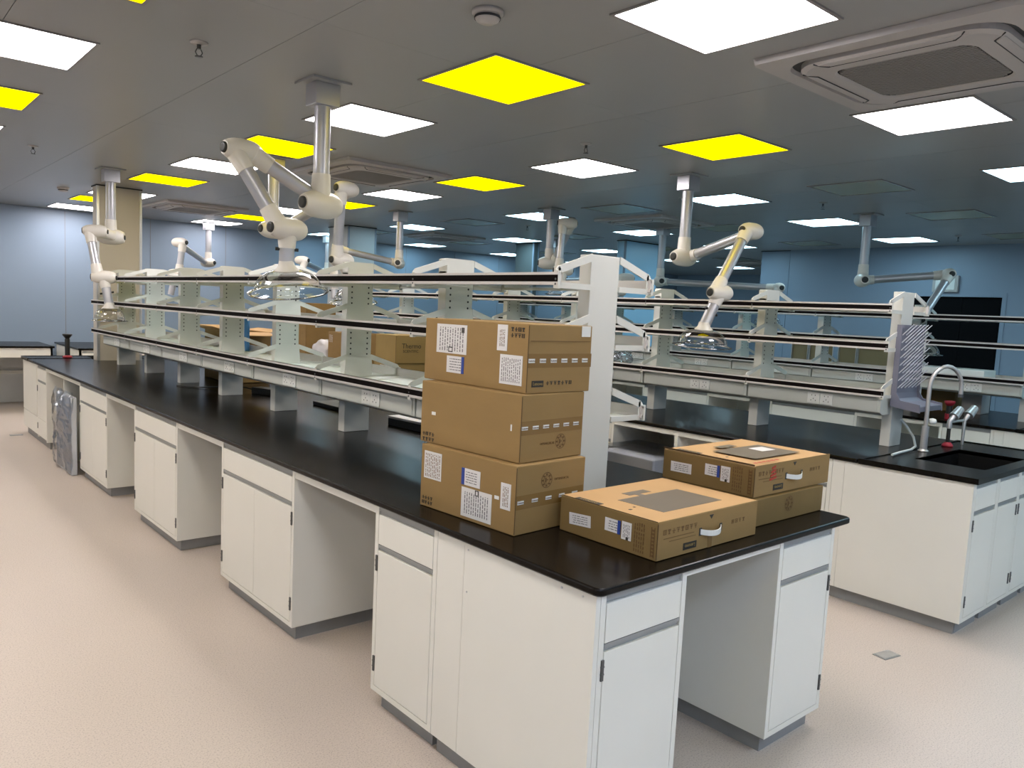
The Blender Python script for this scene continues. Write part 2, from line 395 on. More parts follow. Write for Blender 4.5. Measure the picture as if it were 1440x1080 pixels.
ac_unit(6.0, 4.72, 'shadowed cassette air conditioner above the third bench, right of centre')
ac_unit(6.0, 9.05, 'distant cassette air conditioner above the far end of the third bench')
ac_unit(12.2, 7.0, 'small distant cassette air conditioner in the far right part of the hall')
ac_unit(6.0, .135, 'cassette air conditioner past the right picture edge above the third bench')

# ================================================================== SMOKE DETECTORS, SPRINKLERS
def smoke(x, y, lab):
    t = empty('smoke_detector', lab, 'smoke detector', (x, y, H))
    MB().lathe([(0, 0), (.062, 0), (.062, -.012), (.055, -.016), (.0, -.016)], 32).build('mounting_base', M['ac'], t)
    MB().lathe([(.048, -.016), (.05, -.03), (.044, -.038), (.03, -.046), (0, -.048)], 32).build('sensor_head', M['ac'], t)
    MB().lathe([(.0505, -.022), (.0515, -.024), (.0515, -.030), (.0505, -.032)], 32).build('sensor_slot', M['dark'], t)
smoke(.39, 1.09, 'white round smoke detector on the ceiling above the nearest yellow light')
smoke(.45, 8.7, 'small white smoke detector near the first column at left')
def sprinkler(x, y, lab):
    t = empty('fire_sprinkler', lab, 'sprinkler', (x, y, H), 0, 'ceiling sprinklers')
    MB().lathe([(0, 0), (.04, 0), (.038, -.006), (.018, -.009), (.012, -.012)], 24).build('escutcheon', M['chrome'], t)
    b = MB(); b.tube([(0, 0, -.01), (0, 0, -.03)], .009, 10); b.tube([(.009, 0, -.03), (.016, 0, -.045), (.006, 0, -.062)], .0025, 6); b.tube([(-.009, 0, -.03), (-.016, 0, -.045), (-.006, 0, -.062)], .0025, 6)
    b.build('sprinkler_body', M['hinge'], t)
    MB().lathe([(0, -.062), (.018, -.062), (.018, -.0645), (0, -.0645)], 16).build('deflector', M['hinge'], t)
for x, y, l in [(-.27, 2.36, 'metal fire sprinkler at upper left, nearest to the viewer'), (2.35, 2.41, 'metal fire sprinkler just above a white light in the upper middle'), (-.3, 6.05, 'small fire sprinkler at the left picture edge'),
                (5.56, 2.38, 'dark fire sprinkler below the unlit yellow panel'), (8.8, 2.34, 'small fire sprinkler above the dark doorway'), (2.35, 6.5, 'small fire sprinkler between lights behind the first column'), (5.56, 6.5, 'distant fire sprinkler over the third bench')]:
    sprinkler(x, y, l)

# ================================================================== BENCH ISLANDS
ZT, ZB = .85, .0726
XO = [0.0, 2.868, 5.58]
LEN = 8.63; WID = 1.4834
NAMES = ['nearest bench', 'second bench', 'third bench']
def cabinet_parts(t, w, d, doors, zt=.824, drawer=True, bt=None):
    """local frame: x 0..w along the face, y 0 (front) .. d, z up"""
    b = MB(); f = .022
    b.box(0, w, .02, d, ZB, bt or zt)
    if bt: b.box(0, w, .02, .04, bt, zt)
    b.box(0, f, 0, .02, ZB, zt); b.box(w-f, w, 0, .02, ZB, zt); b.box(f, w-f, 0, .02, ZB, ZB+f)
    b.build('body', M['white'], t)
    MB().box(.03, w-.03, .035, d-.03, 0, ZB).build('plinth', M['kick'], t)
    i0, i1 = f+.003, w-f-.003
    # handle channel above the drawer
    def chan(z0, z1, par, nm='handle'):
        c = MB(); c.box(i0, i1, .012, .022, z0, z1); c.build(nm+'_recess', M['dark'], par)
        c = MB(); c.box(i0, i1, .000, .006, z1-.011, z1); c.box(i0, i1, .006, .012, z0, z1-.003)
        return c.build(nm, M['grip'], par)
    if drawer:
        dr = MB().cbox(i0, i1, -.001, .019, .674, .792, .0025).build('drawer', M['white'], t)
        chan(.794, .820, dr)
        zd = .648
    else: zd = .79
    n = len(doors)
    ww = (i1-i0)/n
    for k, side in enumerate(doors):
        a, c = i0+ww*k, i0+ww*(k+1)
        if n > 1: a += .0008*(k > 0); c -= .0008*(k < n-1)
        dd = MB().cbox(a, c, -.001, .019, ZB+f+.003, zd, .0025).build('door', M['white'], t)
        if k == 0: chan(zd+.002, zd+.024, dd)
        xh = a-.006 if side == 'l' else c+.006
        for z in (.565, .155):
            h = MB(); h.box(xh-.005, xh+.005, -.005, .004, z, z+.062); h.box(xh-.006, xh+.006, -.006, .003, z+.018, z+.022); h.box(xh-.006, xh+.006, -.006, .003, z+.04, z+.044)
            h.build('hinge', M['hinge'], dd)
    return t
R90 = -math.pi/2
def left_cab(io, y0, y1, doors, lab, d=.56):
    if io and y0 < .62: d = .3
    t = empty('base_cabinet', lab, 'cabinet', (XO[io]+.016, y1, 0), R90, 'base cabinets under the benches')
    return cabinet_parts(t, y1-y0, d, doors)
def near_cab(io, x0, x1, doors, lab, d=.55, y=.024, bt=None):
    t = empty('base_cabinet', lab, 'cabinet', (XO[io]+x0, y, 0), 0, 'base cabinets under the benches')
    return cabinet_parts(t, x1-x0, d, doors, bt=bt)
ordn = ['first', 'second', 'third', 'fourth', 'fifth']
LC = [(.7743, 1.1854, ['l']), (1.8935, 2.7755, ['l', 'r']), (3.4978, 4.4008, ['l', 'r']), (5.1229, 6.0003, ['l', 'r'])]
LC1 = [(.7743, 1.1854, ['l']), (2.47, 3.37, ['l', 'r']), (4.09, 4.99, ['l', 'r']), (5.71, 6.60, ['l', 'r'])]
for io in range(3):
    for n, (a, c, ds) in enumerate(LC if io != 1 else LC1):
        left_cab(io, a, c, ds, 'white %s base cabinet, %s from the near end, left side of the %s' % ('one-door' if len(ds) == 1 else 'two-door', ordn[n], NAMES[io]))
    X = XO[io]
    # apron rails across the knee spaces plus centre back panel
    gaps = [(1.1854, 1.8935), (2.7755, 3.4978), (4.4008, 5.1229), (6.0003, 7.37)] if io != 1 else [(1.1854, 2.47), (3.37, 4.09), (4.99, 5.71), (6.6, 7.37)]
    for n, (a, c) in enumerate(gaps):
        t = empty('knee_space', 'open knee space, %s from the near end, left side of the %s' % (ordn[n], NAMES[io]), 'bench opening', (X, a, 0), 0, 'knee spaces')
        MB().box(.018, .038, .001, c-a-.001, .790, .824).build('top_rail', M['white'], t)
        MB().box(.578, .590, .001, c-a-.001, .10, .824).build('back_panel', M['white'], t)
    # far sink cabinet with plain panels
    t = empty('sink_cabinet', 'white sink base cabinet with removable lower panel at the far end of the %s' % NAMES[io], 'cabinet', (X+.016, 8.60, 0), R90, 'sink cabinets')
    b = MB(); b.box(0, 1.23, .02, .52, ZB, .824); b.box(0, .75, 0, .02, .28, .824); b.box(.775, .80, 0, .02, ZB, .824); b.box(1.205, 1.23, 0, .02, ZB, .824)
    b.build('body', M['white'], t)
    MB().cbox(.003, 1.20, -.001, .019, ZB+.02, .272, .002).build('lower_panel', M['white'], t)
    dr = MB().cbox(.802, 1.203, -.001, .019, .674, .792, .0025).build('drawer', M['white'], t)
    MB().box(.802, 1.203, .002, .01, .797, .820).build('handle', M['grip'], dr)
    dd = MB().cbox(.802, 1.203, -.001, .019, .278, .648, .0025).build('door', M['white'], t)
    MB().box(.802, 1.203, .002, .01, .65, .672).build('handle', M['grip'], dd)
    for z in (.55, .16): MB().box(.785, .797, -.006, .004, z, z+.062).build('hinge', M['hinge'], t)
    MB().box(.02, 1.20, .035, .53, 0, ZB).build('plinth', M['kick'], t)
    # plain end panel on the long side, near corner
    t = empty('end_panel', ('plain white side panel with screws at the near corner of the %s' if io == 0 else 'large plain white side panel at the near corner of the %s') % NAMES[io], 'bench panel', (X, 0, 0), 0)
    ye = .62 if io == 0 else .70
    b = MB(); b.box(X*0+.016, .034, .024, ye, ZB, .824); b.build('panel', M['white'], t)
    MB().box(.0165, .034, ye+.002, .772, ZB, .824).build('filler_panel', M['white'], t)
    MB().box(.045, .06, .06, .77, 0, ZB).build('plinth', M['kick'], t)
    if io == 0:
        for (yy, zz) in ((.60, .800), (.60, .655), (.16, .806), (.075, .806)):
            MB().tube([(.0135, yy, zz), (.0165, yy, zz)], .0035, 10).build('screw', M['alu'], t)
near_cab(0, .036, .434, ['l'], 'left one-door base cabinet on the near end of the nearest bench')
near_cab(0, .9894, 1.395, ['r'], 'right one-door base cabinet on the near end of the nearest bench')
t = empty('knee_space', 'open knee space between the two cabinets on the near end of the nearest bench', 'bench opening', (.435, .024, 0), 0, 'knee spaces')
MB().box(0, .5535, .002, .02, .800, .824).build('top_rail', M['white'], t)
MB().box(0, .5535, .54, .552, ZB, .824).build('back_panel', M['white'], t)
for io in (1, 2):
    w = .36
    for n in range(4):
        near_cab(io, .036+n*w, .036+(n+1)*w-.002, ['l' if n % 2 == 0 else 'r'], 'white one-door base cabinet on the near end of the %s, %s from the left' % (NAMES[io], ordn[n]), .5, bt=.58)
# right long side: plain backs so the benches are closed from the other side
for io in range(3):
    X = XO[io]
    for n, (a, c, ds) in enumerate([(.66, 1.5, 2), (2.3, 3.2, 2), (4.0, 4.9, 2), (5.6, 6.5, 2), (7.3, 8.2, 2)]):
        t = empty('base_cabinet', 'white two-door base cabinet, %s from the near end, right side of the %s' % (ordn[n], NAMES[io]), 'cabinet', (X+WID-.03, a, 0), -R90, 'base cabinets under the benches')
        cabinet_parts(t, c-a, .35 if n == 4 else .56, ['l', 'r'])

def rslab(x0, x1, y0, y1, z0, z1, r=.028):
    """slab with rounded vertical corners and softened long edges"""
    b = MB(); rings = []
    for z, e in ((z0, .005), (z0+.005, 0), (z1-.006, 0), (z1-.002, .002), (z1, .006)):
        ring = []
        for cx, cy, a0 in ((x1-r, y1-r, 0), (x0+r, y1-r, 90), (x0+r, y0+r, 180), (x1-r, y0+r, 270)):
            for i in range(7):
                a = math.radians(a0+15*i); ring.append((cx+(r-e)*math.cos(a), cy+(r-e)*math.sin(a), z))
        rings.append(ring)
    n = len(rings[0]); vs = [p for q in rings for p in q]
    fs = [(k*n+i, k*n+(i+1) % n, (k+1)*n+(i+1) % n, (k+1)*n+i) for k in range(len(rings)-1) for i in range(n)]
    fs += [tuple(range(n))[::-1], tuple(range((len(rings)-1)*n, len(rings)*n))]
    return b.add(vs, fs)
def worktop(io):
    X = XO[io]; W = WID
    def slab(y0, y1, z1=ZT, name='worktop', hole=None, lab='', cat='worktop'):
        m = MB(); 
        if hole is None:
            m = rslab(X, X+W, y0, y1, .8255, z1, .012)
        else:
            hx0, hx1, hy0, hy1 = hole
            m.box(X, hx0, y0, y1, .8255, z1); m.box(hx1, X+W, y0, y1, .8255, z1); m.box(hx0, hx1, y0, hy0, .8255, z1); m.box(hx0, hx1, hy1, y1, .8255, z1)
            # raised rim
            m.box(X, X+W, y0, y0+.018, z1, z1+.006); m.box(X, X+W, y1-.018, y1, z1, z1+.006); m.box(X, X+.018, y0+.018, y1-.018, z1, z1+.006); m.box(X+W-.018, X+W, y0+.018, y1-.018, z1, z1+.006)
        o = m.build(name, M['top']); 
        tag(o, lab, cat); return o
    if io == 0:
        m0 = rslab(0, W, 0, 7.975, .8255, ZT).box(.003, .62, 7.96, 8.25, .8255, ZT-.0002).box(1.10, W-.003, 7.96, 8.25, .8255, ZT-.0002)
        tag(m0.build('worktop', M['top']), 'long black worktop of the nearest bench with cartons on it', 'worktop')
        hx = (X+.65, X+1.10, 8.34, 8.56)
        s = slab(8.258, LEN, ZT, 'sink_worktop', hx, 'black sink top at the far end of the nearest bench', 'sink')
    else:
        o = slab(.625, LEN-.6, lab='long black worktop of the %s' % NAMES[io])
        s = slab(0, .62, ZT, 'sink_worktop', (X+.37, X+1.06, .09, .46), 'black sink top with rectangular basin on the near end of the %s' % NAMES[io], 'sink')
        hx = (X+.37, X+1.06, .09, .46)
        s2 = MB().cbox(X, X+W, LEN-.595, LEN, .8255, ZT, .006).build('sink_worktop', M['top']); tag(s2, 'black end slab at the far end of the %s' % NAMES[io], 'worktop')
    m = MB(); x0, x1, y0, y1 = hx; zb = .60; t = .008
    m.box(x0-t, x0, y0-t, y1+t, zb, .845); m.box(x1, x1+t, y0-t, y1+t, zb, .845); m.box(x0, x1, y0-t, y0, zb, .845); m.box(x0, x1, y1, y1+t, zb, .845); m.box(x0-t, x1+t, y0-t, y1+t, zb-t, zb)
    m.build('basin', M['sink'], s)
    MB().lathe([(.0, 0), (.03, 0), (.03, .004), (0, .004)], 20, None, ((x0+x1)/2, (y0+y1)/2, zb)).build('drain', M['chrome'], s)
for io in range(3): worktop(io)

# ------------------------------------------------------------------ reagent shelf units
CX = .767; YK0 = .7419; DYK = .9457; NK = 8
Z1, Z2, Z3 = 1.730, 1.494, 1.199
XF, XB = .494, 1.040
def bracket(side, yb, z, th=.006):
    """open triangular arm from the post edge to the rail clip"""
    s = -1 if side == 'l' else 1
    xe = CX+s*.083; xc = (XF if side == 'l' else XB)
    m = MB(); w = .012
    def q(pts): m.prism(pts, yb-th, yb, 'y')
    q([(xe, z+.108), (xe, z+.078), (xc-s*.006, z+.018), (xc-s*.006, z+.048)])
    q([(xc-s*.006, z+.048), (xc+s*w*-1.6, z+.040), (xc+s*w*-1.6, z-.036), (xc-s*.004+s*.008, z-.036), (xc-s*.0+s*.008, z+.034)])
    q([(xe, z-.012), (xe, z-.034), (xc-s*.018, z-.034), (xc-s*.018, z-.012)])
    # clip plate wrapping the rail
    m.box(xc-s*.004, xc+s*.009, yb-.022, yb+.002, z-.036, z+.030)
    for dz in (-.02, -.002): m.tube([(xc+s*.009, yb-.010, z+dz), (xc+s*.0115, yb-.010, z+dz)], .0045, 8, M['hinge'])
    if m.mats and len(m.mats) == 1: m.mats = [M['hinge']]
    return m
def shelf_unit(io):
    X = XO[io]
    t = empty('reagent_shelf', 'long three-tier white shelving with glass shelves standing on the %s' % NAMES[io], 'shelving', (X, 0, 0), 0)
    px0, px1, pd = CX-.083, CX+.083, .062
    cache = {}
    ys = [YK0+DYK*k for k in range(NK)]
    for k, y in enumerate(ys):
        end = (k == 0 or k == NK-1)
        if k == 0:
            MB().cbox(px0, px1, y, y+pd, ZT+.001, 1.836, .003).build('end_post', M['post'], t)
        elif k == NK:
            link_copy([o for o in bpy.data.objects if o.parent == t and o.name.startswith('end_post')][0], t, (0, y-YK0, 0))
        else:
            if 'post' not in cache:
                b = MB(); b.cbox(px0, px1, 0, pd, Z3-.035, 1.780, .003)
                b.prism([(px0, 1.765), (px0, 1.836), (px0+.01, 1.840), (px1-.01, 1.840), (px1, 1.836), (px1, 1.765)], -.004, pd+.002, 'y')
                for z in (Z2, Z3): b.prism([(px0-.012, z-.03), (px0-.002, z+.105), (px1+.002, z+.105), (px1+.012, z-.03)], -.005, -.001, 'y')
                cache['post'] = b.mesh('post', M['post'])
                b = MB()
                for xx in (px0+.028, px1-.028):
                    for z0, n in ((Z3+.13, 7), (Z2+.13, 5)):
                        for i in range(n): b.tube([(xx, -.0002, z0+i*.031-.02), (xx, -.0014, z0+i*.031-.02)], .0052, 8)
                cache['holes'] = b.mesh('slot_holes', M['dark'])
                b = MB(); b.cbox(px0, px1, 0, .07, ZT+.001, Z3-.13, .002); cache['leg'] = b.mesh('leg', M['post'])
            for n in ('post', 'slot_holes', 'leg'):
                me = cache['holes' if n == 'slot_holes' else n]
                o = bpy.data.objects.new(n, me); COL.objects.link(o); o.parent = t; o.location = (0, y, 0)
        for z in (Z1, Z2, Z3):
            for s in ('l', 'r'):
                key = (s, z)
                if key not in cache: cache[key] = bracket(s, 0, z)
                bm_ = cache[key]
                if isinstance(bm_, MB):
                    mb = bm_; mb.mats = [M['post'], M['hinge']]
                    # material indices: everything 0 except screws
                    mi = [0]*len(mb.mi)
                    nscrew = 2*(8+2)
                    for q in range(len(mi)-nscrew, len(mi)): mi[q] = 1
                    mb.mi = mi; cache[key] = mb.mesh('bracket', M['post']); bm_ = cache[key]
                o = bpy.data.objects.new('bracket', bm_); COL.objects.link(o); o.parent = t; o.location = (0, y, 0)
    y0, y1 = ys[0]-.02, 7.62
    # rails bay by bay, with their black strips
    for z in (Z1, Z2, Z3):
        for xr, s in ((XF, -1), (XB, 1)):
            b = MB(); b.box(xr-.009, xr+.009, y0, y1, z-.024, z+.024); b.box(xr-.011, xr+.011, y0, y1, z+.014, z+.024); b.box(xr-.011, xr+.011, y0, y1, z-.024, z-.012)
            r = b.build('shelf_rail', M['rail'], t)
            MB().box(xr+s*.009, xr+s*.0105, y0, y1, z-.012, z+.014).build('black_strip', M['strip'], r)
    for k in range(NK-1):
        a, c = ys[k]+pd+.004, ys[k+1]-.008
        for z in (Z1, Z2):
            key = ('glass', z)
            if key not in cache: cache[key] = MB().box(XF+.010, XB-.010, a-ys[k], c-ys[k], z-.018, z-.012).mesh('glass_shelf', M['glass'])
            o = bpy.data.objects.new('glass_shelf', cache[key]); COL.objects.link(o); o.parent = t; o.location = (0, ys[k], 0)
        if 'tray' not in cache:
            b = MB(); b.box(XF+.010, XB-.010, .03, DYK+.028, Z3-.030, Z3-.024); cache['tray'] = b.mesh('tray_shelf', M['race'])
            b = MB(); b.box(.535, .850, .012, DYK-.003, 1.076, Z3-.031); b.box(.531, .535, .03, DYK-.035, 1.082, Z3-.045)
            b.prism([(.545, 1.076), (.535, 1.076), (.57, 1.058), (.83, 1.058), (.850, 1.076)], .012, DYK-.003, 'y')
            cache['race'] = b.mesh('service_raceway', M['race'])
            p = MB(); p.cbox(.524, .5305, -.043, .043, 1.083, 1.157, .003); cache['sock'] = p.mesh('socket_plate', M['socket'])
            p = MB()
            for dy, dz in ((-.012, .018), (.012, .018), (-.016, -.016), (.016, -.016), (0, -.004)): p.box(.5234, .5245, dy-.0022, dy+.0022, 1.12+dz-.0035, 1.12+dz+.0035)
            cache['sockh'] = p.mesh('socket_hole', M['dark'])
        o = bpy.data.objects.new('tray_shelf', cache['tray']); COL.objects.link(o); o.parent = t; o.location = (0, ys[k], 0)
        o = bpy.data.objects.new('service_raceway', cache['race']); COL.objects.link(o); o.parent = t; o.location = (0, ys[k], 0)
        for dy in (.36, .448):
            s = bpy.data.objects.new('socket_plate', cache['sock']); COL.objects.link(s); s.parent = o; s.location = (0, dy, 0)
            h = bpy.data.objects.new('socket_hole', cache['sockh']); COL.objects.link(h); h.parent = o; h.location = (0, dy, 0)
    return t
for io in range(3): shelf_unit(io)

# ================================================================== EXTRACTION ARMS
def pill(b, p, axis, r, half, m=None):
    """rounded joint housing: a barrel along axis"""
    axis = Vector(axis).normalized(); n = 10; pts = []; rs = []
    for i in range(n+1):
        t = -1+2*i/n; pts.append(Vector(p)+axis*half*t); rs.append(r*(1-(.42 if t < 0 else .36)*abs(t)**(2.6 if t < 0 else 3.5)))
    b.tube(pts, rs, 20, m)
def arm(name_lab, mount, zel, joints, hood, tube_r=.039, axis=(.97, .2, .0), dome_r=.19, tilt=(0, 0, 1), dome=True, topb=True):
    mx, my = mount
    t = empty('extraction_arm', name_lab, 'extraction arm', (mx, my, H), 0, 'ceiling extraction arms')
    O = Vector((mx, my, H)); L = lambda p: Vector(p)-O
    ax = Vector(axis).normalized()
    if topb:
        MB().cbox(-.11, .11, -.11, .11, -.012, 0, .002).build('ceiling_plate', M['ceil'], t)
        MB().cbox(-.07, .07, -.06, .06, -.125, -.012, .004).build('mounting_box', M['armt'], t)
    J0 = Vector((mx, my, zel))
    b = MB(); b.tube([(0, 0, -.12), L(J0+Vector((0, 0, .13)))], tube_r*1.12, 20); b.build('drop_tube', M['armt'], t)
    b = MB(); b.tube([L(J0+Vector((0, 0, .16))), L(J0+Vector((0, 0, .02)))], [tube_r*1.25, tube_r*1.4], 20); pill(b, L(J0), ax, tube_r*1.85, tube_r*3.0)
    j = b.build('swivel_joint', M['armw'], t)
    def caps(p, par, rr=1.0):
        for s in (-1, 1):
            q = p+ax*s*(tube_r*3.0*rr-.006); MB().tube([q, q+ax*s*.014, q+ax*s*.016], [tube_r*(.84 if s < 0 else .6)*rr, tube_r*(.78 if s < 0 else .55)*rr, tube_r*.5*rr], 18).build('joint_knob', M['cap'], par)
    caps(L(J0), j)
    prev = J0; side = 1
    for i, P_ in enumerate(joints):
        P_ = Vector(P_); d = (P_-prev).normalized(); ln = (P_-prev).length
        off = ax*tube_r*1.2*side
        a, c = prev+off+d*min(.07, ln*.2), P_+off-d*min(.07, ln*.2)
        MB().tube([L(a), L(c)], tube_r, 20).build('arm_tube', M['armt'], t)
        b = MB(); pill(b, L(P_), ax, tube_r*1.55, tube_r*2.6); b.tube([L(P_+off), L(P_+off-d*.12)], [tube_r*1.35, tube_r*1.15], 20)
        MB().tube([L(prev+off+d*.12), L(prev+off)], [tube_r*1.15, tube_r*1.3], 20).build('tube_sleeve', M['armw'], t)
        if i == len(joints)-1:
            h = Vector(hood); dd = (h-P_).normalized()
            b.tube([L(P_), L(P_+dd*.10)], [tube_r*1.35, tube_r*1.1], 20)
        else:
            nx = (Vector(joints[i+1])-P_).normalized()
            b.tube([L(P_-off), L(P_-off+nx*.10)], [tube_r*1.35, tube_r*1.15], 20)
        j = b.build('elbow_joint', M['armw'], t); caps(L(P_), j, .87)
        prev = P_; side = -side
    h = Vector(hood); dd = (h-prev).normalized()
    ln = (h-prev).length
    MB().tube([L(prev+dd*.08), L(prev+dd*(ln*.98))], tube_r*1.0, 20).build('damper_tube', M['armt'], t)
    b = MB()
    side_v = dd.cross(Vector((0.3, 1, 0))).normalized(); q = L(prev+dd*(ln*.55)); b.tube([q-side_v*tube_r*1.5, q+side_v*tube_r*1.5], .009, 10); b.build('damper_knob', M['cap'], t)
    if dome:
        up = Vector(tilt).normalized(); quat = up.to_track_quat('Z', 'Y'); T = Matrix.Translation(L(h)) @ quat.to_matrix().to_4x4()
        b = MB(); b.lathe([(tube_r*.95, .03), (tube_r*1.1, .0), (tube_r*1.6, -.02), (tube_r*1.62, -.026), (tube_r*.9, -.024)], 28, None, (0, 0, 0), T); b.build('hood_collar', M['armw'], t)
        prof = []; R = dome_r
        for i in range(13):
            a = math.radians(8+i*6.8); prof.append((tube_r*1.2+(R*.86-tube_r*1.2)*math.sin(a), -.022-.108*(1-math.cos(a))))
        prof += [(R, prof[-1][1]-.004), (R*1.0, prof[-1][1]-.009), (R*.9, prof[-1][1]-.008)]
        b = MB(); b.lathe(prof, 48, None, (0, 0, 0), T); b.build('clear_dome', M['dome'], t)
        zr = prof[-3][1]; b = MB()
        ring = [T @ Vector((R*math.cos(2*math.pi*i/40), R*math.sin(2*math.pi*i/40), zr-.004)) for i in range(41)]
        b.tube(ring, .0045, 8, None, False); b.build('dome_rim', M['rim'], t)
    return t
arm('large white articulated extraction arm hanging over the nearest bench with clear dome at left centre', (.43, 2.5), 2.119,
    [(0.037, 2.606, 2.350), (0.233, 2.479, 1.970)], (0.233, 2.480, 1.780), tilt=(-.16, -.14, 1), dome_r=.205)
arm('yellow-lit extraction arm behind the big one, its dome half hidden by the shelf post', (1.2, 4.8), 2.174,
    [(1.513, 4.166, 2.489), (1.542, 4.266, 1.942)], (1.650, 4.253, 1.745), dome_r=.19, tilt=(-.12, -.1, 1))
arm('white extraction arm with long cranked elbow over the second bench, right of centre', (3.70, 2.55), 2.099,
    [(3.557, 1.861, 2.264), (3.151, 1.813, 1.795)], (3.027, 1.835, 1.558), tilt=(-.02, -.06, 1), axis=(1, -.08, 0), dome_r=.2)
arm('folded extraction arm in front of the first column at far left, dome hanging low', (.45, 6.72), 2.123,
    [(0.292, 6.619, 2.156), (0.326, 6.467, 1.735)], (0.357, 6.405, 1.478), axis=(.9, -.42, 0), dome_r=.15)
arm('small blue-lit extraction arm against the back wall, left one', (2.9, 10.9), 2.13,
    [(1.810, 8.907, 2.271), (1.756, 8.899, 1.874)], (1.700, 8.911, 1.601), axis=(-.5, .85, 0), dome=False)
arm('extraction arm with nearly level brass-lit tube hanging behind the second shelf', (3.77, 6.85), 2.125,
    [(2.982, 6.976, 2.235), (2.896, 6.866, 1.855)], (2.889, 6.843, 1.649), axis=(.65, .76, 0), dome=False)
arm('small extraction arm against the back wall beside the large extraction arm dome', (5.0, 11.0), 2.13,
    [(3.495, 8.909, 2.177), (3.451, 8.921, 1.985)], (3.446, 8.905, 1.835), axis=(-.5, .85, 0), dome=False)
arm('folded extraction arm just behind the near white end post of the first shelf', (4.55, 5.0), 2.154,
    [(4.414, 4.606, 2.558), (4.364, 4.581, 2.059)], (4.349, 4.578, 1.938), axis=(.8, -.6, 0), dome_r=.17)
arm('blue-lit extraction arm with level tube over the third bench, behind the cranked arm', (6.35, 4.85), 2.06,
    [(6.756, 3.456, 2.010), (6.690, 3.496, 1.884)], (6.654, 3.505, 1.719), axis=(.65, .76, 0), dome_r=.17)
arm('extraction arm reaching level to the right above the grey drying rack', (6.5, 2.38), 2.085,
    [(6.836, 1.690, 2.162), (6.385, 1.748, 1.699)], (6.400, 1.710, 1.510), axis=(.8, .6, 0), dome_r=.19)
arm('distant extraction arm whose round elbow shows right of the near white end post', (7.2, 7.6), 2.12,
    [(5.880, 5.006, 2.071), (5.795, 5.056, 1.901)], (5.736, 5.082, 1.724), axis=(.8, -.6, 0), dome=False)

# ================================================================== CARTONS ON THE NEAREST BENCH
def carton(lab, x, y, z, w, d, h, rz=0, mtl='card', top='card', name='carton'):
    """origin at the near left bottom corner; x to the right, y away"""
    t = empty(name, lab, 'box', (x, y, z), math.radians(rz))
    b = MB(); b.cbox(0, w, 0, d, 0.0005, h, .004, M[mtl]); bd = b.build('box_body', None, t)
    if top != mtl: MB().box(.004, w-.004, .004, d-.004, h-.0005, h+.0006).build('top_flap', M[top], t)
    e = MB()
    e.box(-.0006, .0012, -.0012, .0006, .006, h-.006)      # corner crease
    e.build('corner_crease', M['seam'], t)
    return t
def LF(t, y, z, w, h, mtl, name='label_sticker', e=.0012, rot=0):   # decal on the left face, y measured from near corner
    b = MB(); b.box(-e, .0, -w/2, w/2, -h/2, h/2); o = b.build(name, M[mtl], t, (0, y, z)); o.rotation_euler = (math.radians(rot), 0, 0); return o
def RF(t, x, z, w, h, mtl, name='label_sticker', e=.0012, rot=0):   # decal on the near face
    b = MB(); b.box(-w/2, w/2, -e, 0, -h/2, h/2); o = b.build(name, M[mtl], t, (x, 0, z)); o.rotation_euler = (0, math.radians(rot), 0); return o
def lines(par, w, h, n, face, seed=1, mtl='ink', vertical=False):
    """rows of tiny print on a sticker: irregular dashes"""
    rnd = random.Random(seed); b = MB(); e0, e1 = -.0017, -.0010
    for i in range(n):
        if vertical:
            p = -w/2+w*(i+.5)/n; q = -h/2
            while q < h/2-.004:
                l = rnd.uniform(.004, .016); g = rnd.uniform(.002, .005); q2 = min(q+l, h/2-.002)
                tt = w/n*.16
                if face == 'L': b.box(e0, e1, p-tt, p+tt, q, q2)
                else: b.box(p-tt, p+tt, e0, e1, q, q2)
                q = q2+g
        else:
            p = -h/2+h*(i+.5)/n; q = -w/2
            while q < w/2-.004:
                l = rnd.uniform(.004, .016); g = rnd.uniform(.002, .005); q2 = min(q+l, w/2-.002)
                tt = h/n*.16
                if face == 'L': b.box(e0, e1, q, q2, p-tt, p+tt)
                else: b.box(q, q2, e0, e1, p-tt, p+tt)
                q = q2+g
    o = b.build('printed_lines', M['ink2' if mtl == 'ink' else mtl], par); o['kind'] = 'stuff'; return o
TL = lambda y, z, rot=0, e=-.0019: Matrix.Translation((e, y, z)) @ Matrix.Rotation(math.radians(rot), 4, 'X') @ face_T((0, 0, 0), (0, -1, 0), (0, 0, 1))
TR = lambda x, z, rot=0, e=-.0019: Matrix.Translation((x, e, z)) @ Matrix.Rotation(math.radians(rot), 4, 'Y') @ face_T((0, 0, 0), (1, 0, 0), (0, 0, 1))
def icons(t, face, p0, z0, n, step, s, mtl='ink', rows=1):
    b = MB(); rnd = random.Random(int(p0*1000)+n)
    for r in range(rows):
        for i in range(n):
            p = p0+i*step; z = z0-r*step*1.15; k = rnd.randint(0, 3)
            e0, e1 = -.0016, -.0004; q = s/2; w = s*.16
            def bx(a, c, d, f):
                if face == 'L': b.box(e0, e1, p+a, p+c, z+d, z+f)
                else: b.box(p+a, p+c, e0, e1, z+d, z+f)
            if k == 0: bx(-q, q, -q, -q+w); bx(-q, q, q-w, q); bx(-q, -q+w, -q, q); bx(q-w, q, -q, q); bx(-w/2, w/2, -q*.5, q*.5)
            elif k == 1: bx(-q, q, -w/2, w/2); bx(-w/2, w/2, -q, q); bx(-q*.5, q*.5, -q, -q+w)
            elif k == 2: bx(-q*.6, q*.6, -q, -q+w); bx(-w, w, -q, q*.2); bx(-q*.8, q*.8, q*.2, q)
            else: bx(-q, q, q-w, q); bx(-q*.6, q*.6, -q*.1, q*.1+w); bx(-q*.2, q*.2, -q, 0)
    o = b.build('printed_icons', M[mtl], t); o['kind'] = 'stuff'; return o
